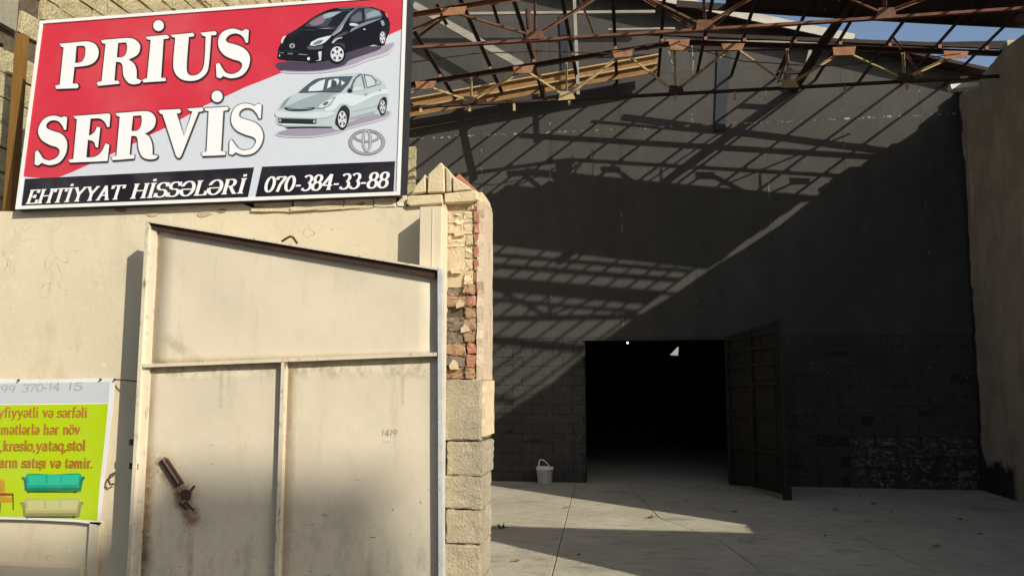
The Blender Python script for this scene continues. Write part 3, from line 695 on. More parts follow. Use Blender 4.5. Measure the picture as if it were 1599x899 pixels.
# peaked head of the pillar
CY = YW-.03
def cap(px, Y0, d, mat, bev=.006): return prism('cap_stone', ppx(px, Y0), (0, d, 0), mat, gp_, bev=bev)
cap([(636, 306), (690, 303), (691, 317), (640, 322), (634, 318)], CY, .33, 'painted_brick')
cap([(693, 302), (744, 297), (746, 312), (735, 315), (694, 317)], CY, .33, 'painted_brick')
cap([(642, 303), (648, 291), (658, 279), (664, 271), (665, 300)], CY+.012, .30, 'painted_brick')
cap([(667, 301), (668, 272), (675, 266), (688, 253), (693, 258), (694, 300)], CY, .31, 'painted_brick')
cap([(696, 300), (695, 259), (703, 268), (705, 276), (705, 299)], CY+.008, .30, 'old_render')
cap([(707, 299), (706, 275), (718, 282), (738, 296)], CY, .31, 'painted_brick')
for i in range(4):
    a, b = Vector((717+i*10.5, 271+i*10)), Vector((727+i*10.5, 281+i*10))
    cap([(a.x, a.y), (b.x, b.y), (b.x-5, b.y+8), (a.x-8, a.y+7)], 4.74, .16, 'red_brick', .004)
cap([(746, 300), (759, 314), (760, 322), (746, 324)], 4.70, .2, 'old_render')
rough_stone('cap_stone', (PXR-.05, PY0+.03, 2.70), (PXR+.005, PY1, 2.775), 'painted_brick', gp_, 1, .005, .01)

# ================================================================== CREAM GATE LEAF
gt = thing('metal_gate', (-2.0, 4.4, .05), 'cream sheet metal gate leaf with sloping top edge and a rusty broken lock', 'gate')
GY, SY = 4.38, 4.432
TL, TR, BLx, BRx = Vector((-2.905, GY, 2.612)), Vector((-1.085, GY, 2.283)), -2.905, -1.058
def gtop(x): return TL.z+(TR.z-TL.z)*(x-TL.x)/(TR.x-TL.x)
def gmid(x): return 1.738+(1.798-1.738)*(x-TL.x)/(TR.x-TL.x)
def sheet(px, mat='gate_sheet_paint'):
    """pressed sheet with a slight oil-can dent"""
    (xa, xb, f0, f1) = px; n, m = 14, 18; V = []; Fc = []; ph = R.uniform(0, 6)
    for i in range(n+1):
        for j in range(m+1):
            u, v = i/n, j/m; x = xa+(xb-xa)*u; z = f0(x)+(f1(x)-f0(x))*v
            d = .0022*math.sin(9*u+ph)*math.sin(7*v+2*ph)+.006*math.sin(math.pi*u)*math.sin(math.pi*v)*math.sin(3.1*u+ph)*math.cos(2.3*v+ph)
            V.append(Vector((x, SY+d, z)))
    for i in range(n):
        for j in range(m): Fc.append((i*(m+1)+j, (i+1)*(m+1)+j, (i+1)*(m+1)+j+1, i*(m+1)+j+1))
    o = mesh('sheet', V, Fc, mat, gt, True)
    md = o.modifiers.new('t', 'SOLIDIFY'); md.thickness = .003; return o
sheet((TL.x+.05, TR.x-.008, lambda x: gmid(x)+.004, lambda x: gtop(x)-.008))
sheet((TL.x+.05, -2.012, lambda x: .10, lambda x: gmid(x)-.004))
sheet((-1.985, BRx-.008, lambda x: .10, lambda x: gmid(x)-.004))
prism('left_stile', [Vector((TL.x, GY, .06)), Vector((TL.x+.022, GY, .06)), Vector((TL.x+.022, GY, gtop(TL.x)-.02)), Vector((TL.x, GY, gtop(TL.x)))], (0, .06, 0), 'gate_frame_paint', gt)
prism('left_stile', [Vector((TL.x+.022, GY+.02, .06)), Vector((TL.x+.056, GY+.026, .06)), Vector((TL.x+.056, GY+.026, gtop(TL.x)-.02)), Vector((TL.x+.022, GY+.02, gtop(TL.x)-.02))], (0, .035, 0), 'gate_frame_paint', gt)
prism('right_stile', [Vector((TR.x-.004, GY, gtop(TR.x))), Vector((TR.x+.020, GY, gtop(TR.x)-.006)), Vector((BRx+.024, GY, .06)), Vector((BRx, GY, .06))], (0, .06, 0), 'gate_edge_paint', gt)
prism('top_rail', [TL+Vector((.0, 0, 0)), TR, TR-Vector((0, 0, .012)), TL-Vector((-.02, 0, .012))], (0, .055, 0), 'gate_frame_paint', gt)
prism('top_angle', [TL+Vector((.024, .018, -.0125)), TR+Vector((-.006, .018, -.0125)), TR+Vector((-.006, .018, -.056)), TL+Vector((.03, .018, -.052))], (0, .03, 0), 'dark_rust', gt)
P = Vector((TL.x+.03, GY+.005, gmid(TL.x))); Q = Vector((TR.x-.004, GY+.005, gmid(TR.x)))
bar('cross_rail', P+Vector((0, .022, 0)), Q+Vector((0, .022, 0)), .048, .020, 'gate_frame_paint', gt)
prism('mullion', [Vector((-2.010, GY+.006, .06)), Vector((-1.985, GY+.006, .06)), Vector((-1.985, GY+.006, gmid(-2)-.011)), Vector((-2.010, GY+.006, gmid(-2)-.011))], (0, .05, 0), 'gate_frame_paint', gt)
box('bottom_rail', (TL.x+.02, GY+.01, .06), (BRx, GY+.055, .098), 'gate_frame_paint', gt)
q = [atY(440, 377, GY+.03), atY(446, 373, GY+.03), atY(453, 369, GY+.03), atY(458, 371, GY+.03), atY(464, 380, GY+.03)]
tube('lifting_eye', q, .007, 'rusted_iron', gt, 8)
# torn lock: a dark slot plate and a bent box under it
A, B = atY(253, 717, SY-.012), atY(279, 757, SY-.012)
bar('lock_plate', A, B, .042, .014, 'rusted_iron', gt, upv=(0, 1, 0))
bar('lock_plate', A+Vector((.014, -.012, .006)), B+Vector((.012, -.012, .012)), .012, .014, 'wire_steel', gt, upv=(0, 1, 0))
bar('lock_plate', A+Vector((.034, -.008, .006)), B+Vector((.03, -.008, .012)), .008, .02, 'rusted_iron', gt, upv=(0, 1, 0))
c1 = atY(290, 772, SY-.02); box('lock_box', c1+Vector((-.026, -.012, -.032)), c1+Vector((.026, .02, .026)), 'rusted_iron', gt, jit=.006, bev=.004)
for a, b in (((281, 785), (290, 795)), ((290, 784), (302, 796)), ((256, 714), (262, 722)), ((296, 768), (304, 758))):
    bar('torn_metal', atY(*a, SY-.014), atY(*b, SY-.02), .012, .006, 'rusted_iron', gt, upv=(0, 1, 0))
for yy in (690, 727): bar('hinge', atY(204, yy, GY+.05), atY(216, yy+1, GY+.02), .02, .035, 'rusted_iron', gt)
tube('handle_ring', [atY(181, 737, YW-.02), atY(172, 741, YW-.04), atY(169, 749, YW-.05), atY(172, 756, YW-.04), atY(178, 755, YW-.02)], .006, 'rusted_iron', None, 8)
tag(bpy.context.scene.objects['handle_ring'], 'small dark iron ring fixed to the wall between poster and gate', 'ring')
wr = tube('tie_wire', [atY(178, 592, YW-.02), atY(190, 593, YW-.06), atY(205, 594, YW-.1), atY(217, 596, GY+.02)], .004, 'rusted_iron'); tag(wr, 'thin wire from the poster corner to the gate', 'wire')

# ================================================================== LETTERING
def arc(cx, cy, rx, ry, a0, a1, n=10): return [(cx+rx*math.cos(math.radians(a0+(a1-a0)*i/n)), cy+ry*math.sin(math.radians(a0+(a1-a0)*i/n))) for i in range(n+1)]
def sf(x, y, w=.15): return [(x-w, y), (x+w, y)]
Scurve = arc(.33, .74, .25, .24, 35, 250, 12)+arc(.32, .27, .27, .25, 70, -145, 12)
GL = {  # glyph: (advance, strokes); lower case x-height .66
 'E': (.74, [[(.17, 0), (.17, 1)], [(.03, .97), (.62, .97)], [(.62, 1), (.60, .76)], [(.17, .52), (.46, .52)], [(.46, .64), (.46, .40)], [(.03, .03), (.64, .03)], [(.66, .0), (.68, .28)]]),
 'H': (.92, [[(.17, 0), (.17, 1)], [(.73, 0), (.73, 1)], [(.17, .52), (.73, .52)], sf(.17, .03), sf(.17, .97), sf(.73, .03), sf(.73, .97)]),
 'T': (.80, [[(.38, 0), (.38, 1)], [(.02, .97), (.74, .97)], [(.02, 1), (.04, .75)], [(.74, 1), (.72, .75)], sf(.38, .03)]),
 'İ': (.42, [[(.19, 0), (.19, 1)], sf(.19, .03), sf(.19, .97), [(.19, 1.12), (.19, 1.27)]]),
 'Y': (.80, [[(.12, .98), (.40, .48)], [(.68, .98), (.40, .48)], [(.40, .5), (.40, 0)], sf(.40, .03), sf(.12, .97, .13), sf(.68, .97, .12)]),
 'A': (.82, [[(.40, 1), (.12, .02)], [(.38, 1), (.68, .02)], [(.2, .34), (.6, .34)], sf(.12, .03, .12), sf(.68, .03, .14)]),
 'S': (.68, [Scurve, [(.56, .98), (.58, .72)], [(.06, .30), (.05, .02)]]),
 'Ə': (.80, [arc(.38, .5, .33, .48, 150, -175, 22), [(.06, .46), (.70, .46)], [(.08, .76), (.1, .66)]]),
 'L': (.70, [[(.17, 0), (.17, 1)], sf(.17, .97), [(.03, .03), (.62, .03)], [(.62, .0), (.65, .30)]]),
 'R': (.84, [[(.17, 0), (.17, 1)], [(.03, .97), (.34, .97)]+arc(.38, .74, .22, .23, 85, -85, 9)+[(.17, .51)], [(.40, .50), (.68, .04)], sf(.17, .03), sf(.72, .03, .1)]),
 '0': (.66, [arc(.31, .5, .25, .48, 90, 450, 22)]),
 '7': (.62, [[(.06, .96), (.58, .96)], [(.58, .97), (.30, .45), (.22, 0)], [(.06, .98), (.08, .78)]]),
 '3': (.62, [arc(.28, .74, .23, .24, 150, -80, 12)+arc(.27, .27, .27, .26, 80, -155, 12)]),
 '8': (.66, [arc(.31, .75, .21, .23, 90, 450, 16), arc(.31, .26, .25, .26, 90, 450, 16)]),
 '4': (.66, [[(.44, 1), (.03, .30)], [(.03, .29), (.62, .29)], [(.44, 1), (.44, 0)], sf(.44, .03, .13)]),
 '1': (.40, [[(.2, 1), (.2, 0)]]), '9': (.6, [arc(.28, .7, .22, .26, 0, 360, 14), [(.5, .7), (.48, .3), (.3, 0)]]), '5': (.6, [[(.5, 1), (.15, 1), (.12, .58)]+arc(.25, .32, .26, .3, 100, -150, 10)]),
 '-': (.46, [[(.05, .36), (.37, .36)], [(.05, .33), (.37, .33)]]),
 ' ': (.40, []), ',': (.26, [[(.12, .07), (.12, -.02), (.05, -.16)]]), '.': (.26, [[(.1, .0), (.1, .1)]]),
 'y': (.66, [[(.12, .64), (.34, .04)], [(.56, .64), (.34, .04), (.22, -.22), (.08, -.26)], sf(.12, .64, .11), sf(.56, .64, .09)]),
 'f': (.42, [[(.18, 0), (.18, .8)]+arc(.33, .82, .15, .16, 180, 40, 7), [(.04, .63), (.38, .63)], sf(.18, .02, .12)]),
 'i': (.34, [[(.16, 0), (.16, .66)], sf(.17, .02, .12), [(.04, .64), (.16, .64)], [(.16, .84), (.16, .96)]]),
 'ı': (.34, [[(.16, 0), (.16, .66)], sf(.17, .02, .12), [(.04, .64), (.16, .64)]]),
 'l': (.34, [[(.16, 0), (.16, 1)], sf(.17, .02, .12), [(.04, .97), (.16, .97)]]),
 't': (.42, [[(.18, .88), (.18, .15)]+arc(.30, .14, .12, .13, 180, 300, 6), [(.03, .63), (.37, .63)]]),
 'ə': (.58, [arc(.28, .33, .23, .32, 140, -175, 16), [(.05, .30), (.51, .30)]]),
 'e': (.56, [arc(.28, .33, .23, .32, 0, 320, 16), [(.05, .34), (.51, .34)]]),
 'v': (.62, [[(.1, .64), (.31, .02)], [(.52, .64), (.31, .02)], sf(.1, .64, .10), sf(.52, .64, .08)]),
 's': (.50, [arc(.24, .49, .17, .15, 40, 250, 8)+arc(.24, .18, .19, .16, 70, -145, 8), [(.41, .64), (.41, .5)], [(.05, .16), (.05, .02)]]),
 'ş': (.50, [arc(.24, .49, .17, .15, 40, 250, 8)+arc(.24, .18, .19, .16, 70, -145, 8), [(.41, .64), (.41, .5)], [(.05, .16), (.05, .02)], [(.24, 0), (.28, -.14), (.16, -.22)]]),
 'r': (.46, [[(.15, 0), (.15, .66)], sf(.16, .02, .13), [(.04, .64), (.15, .64)], arc(.33, .40, .18, .24, 180, 60, 7)]),
 'n': (.66, [[(.15, 0), (.15, .66)], sf(.15, .02, .11), [(.04, .64), (.15, .64)], arc(.32, .42, .17, .22, 180, 0, 8)+[(.49, 0)], sf(.49, .02, .11)]),
 'm': (.98, [[(.15, 0), (.15, .66)], sf(.15, .02, .11), [(.04, .64), (.15, .64)], arc(.31, .42, .16, .22, 180, 0, 8)+[(.47, 0)], arc(.63, .42, .16, .22, 180, 0, 8)+[(.79, 0)], sf(.47, .02, .1), sf(.79, .02, .11)]),
 'h': (.66, [[(.15, 0), (.15, 1)], sf(.15, .02, .11), [(.04, .97), (.15, .97)], arc(.32, .42, .17, .22, 180, 0, 8)+[(.49, 0)], sf(.49, .02, .11)]),
 'ö': (.60, [arc(.29, .33, .24, .32, 90, 450, 18), [(.18, .82), (.18, .92)], [(.40, .82), (.40, .92)]]),
 'o': (.60, [arc(.29, .33, .24, .32, 90, 450, 18)]),
 'k': (.62, [[(.15, 0), (.15, 1)], sf(.15, .02, .11), [(.04, .97), (.15, .97)], [(.46, .64), (.17, .30)], [(.25, .38), (.50, .02)], sf(.50, .02, .09), sf(.46, .64, .09)]),
 'a': (.58, [arc(.25, .47, .17, .18, 150, 0, 7)+[(.42, .08), (.52, .02)], arc(.23, .19, .17, .18, 60, 330, 12)]),
 'q': (.62, [arc(.27, .33, .22, .32, 30, 330, 14), [(.47, .66), (.47, -.28)], sf(.47, -.28, .11)]),
}
class Print:
    """flat ink on a plane; every piece a hair further out than the one before so that nothing is coplanar"""
    def __init__(s, N, start=.0012, step=.00003): s.N = N; s.V = []; s.F = []; s.C = []; s.d = start; s.step = step
    def poly(s, loops, col):
        L = [[p+s.N*s.d for p in l] for l in loops]; flat = [p for l in L for p in l]; b = len(s.V); s.V += flat
        for t in tessellate_polygon(L): s.F.append(tuple(i+b for i in t)); s.C.append(col)
        s.d += s.step
    def build(s, name, parent, mat='printed_ink'):
        me = bpy.data.meshes.new(name); base = origin(parent)
        # keep winding towards the viewer
        Fc = []; C = []
        for f, c in zip(s.F, s.C):
            a, b, d = (s.V[i] for i in f); n = (b-a).cross(d-a)
            if n.length < 1e-10: continue
            Fc.append(f if n.dot(s.N) > 0 else f[::-1]); C.append(c)
        me.from_pydata([v-base for v in s.V], [], Fc); me.materials.append(MATS[mat])
        at = me.attributes.new('ink', 'FLOAT_COLOR', 'CORNER')
        for p, c in zip(me.polygons, C):
            for li in p.loop_indices: at.data[li].color = tuple(c)+(1,)
        return link(name, me, parent)
def ribbon(pts, wfun):
    n = len(pts); Lp = []; Rp = []
    for i in range(n):
        a = pts[max(i-1, 0)]; b = pts[min(i+1, n-1)]; d = Vector((b[0]-a[0], b[1]-a[1])); d.normalize()
        w_ = wfun(d)/2; nn = Vector((-d.y, d.x)); p = Vector(pts[i])
        Lp.append(p+nn*w_); Rp.append(p-nn*w_)
    return Lp, Rp
def text(pr, s, P0, P1, H, col, thick=.17, thin=.07, slant=0.0, upv=None):
    """set s from P0 to P1 (baseline), cap height H"""
    adv = sum(GL[c][0] for c in s); ex = (P1-P0)/adv; upv = upv.normalized()*H; x = 0
    sx = ex.length/H
    for c in s:
        a, st = GL[c]
        for stk in st:
            Lp, Rp = ribbon(stk, lambda d: thin+(thick-thin)*abs(d.y)**1.3)
            def W(p): return P0+ex*(x+p.x)+upv*(p.y)+ex*(p.y*slant/sx)
            for i in range(len(Lp)-1):
                q = [W(Lp[i]), W(Lp[i+1]), W(Rp[i+1]), W(Rp[i])]
                b = len(pr.V); pr.V += [v+pr.N*pr.d for v in q]; pr.F += [(b, b+1, b+2), (b, b+2, b+3)]; pr.C += [col, col]
            pr.d += pr.step
        x += a

# ================================================================== CAR SIGN
bl_, br_, tl_, tr_ = Vector((-3.934, 4.55, 2.748)), Vector((-1.366, 4.55, 2.752)), Vector((-3.936, 4.65, 4.068)), Vector((-1.372, 4.65, 4.072))
sg = thing('car_service_sign', (-2.65, 4.62, 2.75), 'large red and white car service sign with two printed cars, above the cream wall', 'sign')
Nn = (br_-bl_).cross(tl_-bl_).normalized()
if Nn.y > 0: Nn = -Nn
U_ = (br_-bl_).normalized(); Vv = (tl_-bl_).normalized()
def SP(x, y): return onplane(x, y, bl_, Nn)
prism('box', [bl_, br_, tr_, tl_], -Nn*.15, 'sign_side', sg)
fr = .022
for P, Q, s_ in ((bl_, br_, 1), (tl_, tr_, -1)):
    prism('frame_strip', [P, Q, Q+Vv*fr*s_, P+Vv*fr*s_], Nn*.008, 'sign_white', sg)
for P, Q, s_ in ((bl_, tl_, 1), (br_, tr_, -1)):
    prism('frame_strip', [P+Vv*fr, Q-Vv*fr, Q-Vv*fr+U_*fr*s_, P+Vv*fr+U_*fr*s_], Nn*.008, 'sign_white', sg)
RED, WHT, BLK, LET = lin((214, 52, 68)), lin((205, 210, 218)), lin((26, 20, 26)), lin((232, 230, 230))
RED = tuple(v*.86 for v in RED); WHT = tuple(v*.95 for v in WHT)
pb = Print(Nn, .0005, .0003)
i0, i1, i2, i3 = bl_+U_*fr+Vv*fr, br_-U_*fr+Vv*fr, tr_-U_*fr-Vv*fr, tl_+U_*fr-Vv*fr
pb.poly([[i0, i1, i2, i3]], WHT)
redp = [i3, i2, SP(628, 44), SP(603, 57), SP(560, 68), SP(500, 88), SP(444, 112), SP(420, 122), SP(384, 136), SP(350, 152), SP(320, 165), SP(295, 179.5), SP(258, 200), SP(234, 211), SP(212, 223), SP(180, 238), SP(139, 257), SP(110, 270), SP(84, 280), i0+Vv*.2]
redp[2] = i2+(i1-i2)*.17
pb.poly([redp], RED)
pb.poly([[SP(39, 279.5), SP(397, 261.5), SP(386, 314.5), SP(33, 328)]], BLK)
pb.poly([[SP(409.5, 260.5), SP(617, 252), SP(614.5, 304.5), SP(397.5, 313.5)]], BLK)
pb.build('printed_panel', sg)
# big letters, outlines followed from the sign
def crop(ox, oy, s): return lambda p: (ox+p[0]/s, oy+p[1]/s)
def outline(pts, f):
    """(x,y) corner, (x,y,1) smooth point -> list of sign points"""
    out = []; n = len(pts)
    for i in range(n):
        p1, p2 = pts[i], pts[(i+1) % n]
        p0 = pts[i-1] if len(p1) > 2 else p1; p3 = pts[(i+2) % n] if len(p2) > 2 else p2
        if len(p1) == 2 and len(p2) == 2: out.append(f(p1)); continue
        for k_ in range(5):
            t = k_/5
            q = [.5*((2*p1[a])+(-p0[a]+p2[a])*t+(2*p0[a]-5*p1[a]+4*p2[a]-p3[a])*t*t+(-p0[a]+3*p1[a]-3*p2[a]+p3[a])*t*t*t) for a in (0, 1)]
            out.append(f(q))
    return out
def ell(cx, cy, rx, ry, n=22): return [(cx+rx*math.cos(2*math.pi*i/n), cy+ry*math.sin(2*math.pi*i/n)) for i in range(n)]
C1, C2, C3, C4 = crop(75, 20, 6.918), crop(225, 20, 6.914), crop(40, 150, 7.49), crop(230, 135, 7.19)
S = 1
LETTERS = [
 (C1, [(130, 340), (380, 316), (440, 316, S), (515, 345, S), (552, 420, S), (530, 510, S), (450, 570, S), (290, 592), (272, 770), (325, 772), (337, 805), (320, 820), (95, 828), (80, 795), (130, 782), (172, 380), (148, 375)],
      [(312, 365), (385, 362), (407, 390, S), (400, 480, S), (365, 535, S), (298, 548)]),
 (C1, [(575, 308), (600, 298), (860, 277), (930, 288, S), (988, 335, S), (1000, 390, S), (970, 460, S), (875, 513), (930, 550, S), (960, 620, S), (962, 715), (1015, 735), (990, 768, S), (915, 778, S), (860, 752, S), (818, 680, S), (808, 580, S), (785, 543, S), (738, 537), (722, 738), (770, 742), (778, 772), (545, 795), (528, 758), (582, 745), (625, 342), (590, 335)],
      [(762, 333), (848, 326), (858, 380, S), (842, 455, S), (800, 485, S), (748, 487)]),
 (C2, [(25, 265), (250, 243), (277, 270), (265, 285), (215, 290), (188, 705), (238, 712), (238, 742), (-3, 758), (-18, 728), (35, 712), (75, 298), (38, 295)], None),
 (C2, ell(160, 145, 58, 60), None),
 (C2, [(292, 245), (530, 222), (547, 240), (540, 262), (487, 268), (465, 560, S), (475, 655, S), (520, 682, S), (590, 665, S), (640, 600, S), (658, 480, S), (668, 262), (635, 255), (612, 222), (770, 203), (788, 225), (780, 247), (728, 250), (706, 540, S), (680, 650, S), (600, 722, S), (500, 742, S), (400, 720, S), (335, 650, S), (318, 540, S), (340, 275), (310, 270)], None),
 (C2, [(1060, 205), (1100, 180), (1135, 195), (1125, 330), (1100, 330), (1070, 265, S), (1000, 230, S), (930, 245, S), (888, 292, S), (910, 328, S), (980, 345, S), (1075, 385, S), (1135, 450, S), (1147, 530, S), (1115, 625, S), (1050, 688, S), (960, 712, S), (900, 705, S), (860, 688), (825, 715), (785, 700), (778, 560), (815, 545), (850, 605, S), (890, 652, S), (960, 665, S), (1030, 632, S), (1062, 575, S), (1035, 530, S), (960, 508, S), (870, 465, S), (815, 395, S), (802, 310, S), (832, 232, S), (900, 188, S), (980, 178, S)], None),
 (C3, [(425, 255), (455, 240), (492, 255), (480, 400), (455, 400), (430, 345, S), (375, 295, S), (305, 292, S), (255, 330, S), (255, 378, S), (320, 410, S), (420, 445, S), (478, 510, S), (492, 590, S), (470, 690, S), (400, 780, S), (300, 812, S), (235, 802, S), (195, 785), (150, 818), (110, 805), (115, 660), (145, 635), (180, 685, S), (215, 735, S), (290, 755, S), (370, 718, S), (402, 655, S), (375, 607, S), (290, 578, S), (195, 520, S), (152, 435, S), (165, 350, S), (220, 272, S), (300, 236, S), (370, 238, S)], None),
 (C3, [(568, 238), (980, 207), (997, 230), (985, 368), (960, 368), (925, 305, S), (870, 268, S), (765, 270), (745, 470), (805, 430, S), (840, 362), (880, 372), (852, 605), (825, 605), (800, 540, S), (735, 515), (715, 722), (820, 710, S), (890, 655, S), (940, 555), (985, 575), (962, 765), (525, 782), (503, 750), (562, 738), (605, 275), (580, 268)], None),
 (C3, [(1055, 205), (1380, 180), (1460, 190, S), (1515, 240, S), (1527, 300, S), (1495, 385, S), (1400, 447), (1450, 480, S), (1485, 570, S), (1490, 690), (1550, 700), (1530, 733, S), (1450, 745, S), (1370, 715, S), (1325, 620, S), (1313, 510, S), (1290, 475, S), (1240, 472), (1222, 690), (1280, 695), (1275, 735), (1025, 755), (1003, 720), (1065, 705), (1105, 245), (1075, 240)],
      [(1262, 238), (1355, 232), (1362, 290, S), (1348, 365, S), (1305, 408, S), (1243, 412)]),
 (C4, [(128, 280), (150, 268), (370, 258), (385, 285), (370, 305), (335, 308), (415, 560), (510, 285), (475, 280), (455, 252), (620, 240), (635, 262), (625, 285), (580, 290), (385, 785), (365, 808), (345, 805), (325, 780), (175, 318), (150, 312)], None),
 (C4, [(645, 250), (900, 232), (918, 250), (905, 272), (858, 278), (832, 728), (882, 740), (880, 775), (625, 785), (608, 750), (668, 735), (692, 282), (660, 280)], None),
 (C4, ell(787, 117, 63, 65), None),
 (C4, [(1210, 222), (1245, 195), (1290, 212), (1280, 365), (1255, 365), (1225, 305, S), (1170, 257, S), (1100, 252, S), (1045, 290, S), (1045, 345, S), (1120, 375, S), (1220, 412, S), (1285, 480, S), (1307, 570, S), (1275, 675, S), (1200, 752, S), (1100, 776, S), (1035, 764, S), (1000, 745), (960, 775), (920, 765), (925, 620), (950, 595), (985, 645, S), (1030, 698, S), (1100, 718, S), (1180, 692, S), (1222, 625, S), (1195, 578, S), (1110, 550, S), (1005, 500, S), (948, 420, S), (948, 320, S), (990, 238, S), (1070, 197, S), (1150, 200, S)], None)]
def inflate(pts, r, shift=(0, 0)):
    n = len(pts); A = sum(pts[i][0]*pts[(i+1) % n][1]-pts[(i+1) % n][0]*pts[i][1] for i in range(n)); s_ = 1 if A > 0 else -1; out = []
    for i in range(n):
        a, b = pts[i-1], pts[(i+1) % n]; d = Vector((b[0]-a[0], b[1]-a[1]))
        if d.length < 1e-6: out.append(pts[i]); continue
        d.normalize(); out.append((pts[i][0]+d.y*r*s_+shift[0], pts[i][1]-d.x*r*s_+shift[1]))
    return out
shd = Print(Nn, .0024, .00005)
for f, outer, hole in LETTERS:
    po = outline(outer, f)
    for r_ in ((2.0, 1.2) if f is C4 and len(outer) > 30 else (2.6, 1.9, 1.2)):
        L = [[SP(*q) for q in inflate(po, r_, (.5, .7))]]
        if hole: L.append([SP(*q) for q in inflate(outline(hole, f), -min(r_*.8, 2.0), (.5, .7))])
        shd.poly(L, (0, 0, 0))
shd.build('printed_letter_shadow', sg, 'printed_soft_shadow')
for n_, (f, outer, hole) in enumerate(LETTERS):
    pr = Print(Nn, .0042, .0003)
    L = [[SP(*q) for q in outline(outer, f)]]
    if hole: L.append([SP(*q) for q in outline(hole, f)])
    pr.poly(L, tuple(v*.74 for v in LET))
    L = [[SP(*q) for q in inflate(outline(outer, f), -.45)]]
    if hole: L.append([SP(*q) for q in inflate(outline(hole, f), .45)])
    pr.poly(L, LET)
    pr.build('letter' if len(outer) != 22 else 'letter_dot', sg)
pt = Print(Nn, .0030, .00003)
upS = SP(60, 290)-SP(62, 318)
upS = Vv
hE = (SP(48, 318)-SP(49.5, 296)).length
text(pt, 'EHTİYYAT', SP(40, 319), SP(190.5, 311.3), .094, LET, .19, .075, .22, upS)
text(pt, 'HİSSƏLƏRİ', SP(203, 310.8), SP(382, 302.3), .097, LET, .19, .075, .22, upS)
text(pt, '070-384-33-88', SP(412, 300.7), SP(606, 293.3), .098, LET, .20, .08, .18, upS)
pt.build('printed_text', sg)['kind'] = 'stuff'
# printed cars (flat artwork)
K5, K6 = crop(420, 0, 7.815), crop(420, 100, 5.995)
def art(f, items, name, start=.0030):
    pr = Print(Nn, start, .00008)
    for colr, pts in items: pr.poly([[SP(*q) for q in outline(pts, f)]], lin(colr))
    return pr.build(name, sg)
sm = lambda pts: [(x, y, 1) for x, y in pts]
def wheel(cx, cy, rx, ry, tilt=0.0, rim=(205, 208, 212), sp=5):
    out = [((14, 13, 16), ell(cx, cy, rx*1.32, ry*1.28)), ((60, 60, 66), ell(cx, cy, rx*1.06, ry*1.05)), (rim, ell(cx, cy, rx, ry))]
    for i in range(sp):
        a0 = 2*math.pi*(i+.5)/sp+.3
        out.append(((45, 46, 52), [(cx+rx*.35*math.cos(a0), cy+ry*.35*math.sin(a0)), (cx+rx*.82*math.cos(a0-.32), cy+ry*.82*math.sin(a0-.32)), (cx+rx*.86*math.cos(a0), cy+ry*.86*math.sin(a0)), (cx+rx*.82*math.cos(a0+.32), cy+ry*.82*math.sin(a0+.32))]))
    out.append(((90, 90, 96), ell(cx, cy, rx*.14, ry*.14, 10)))
    return out
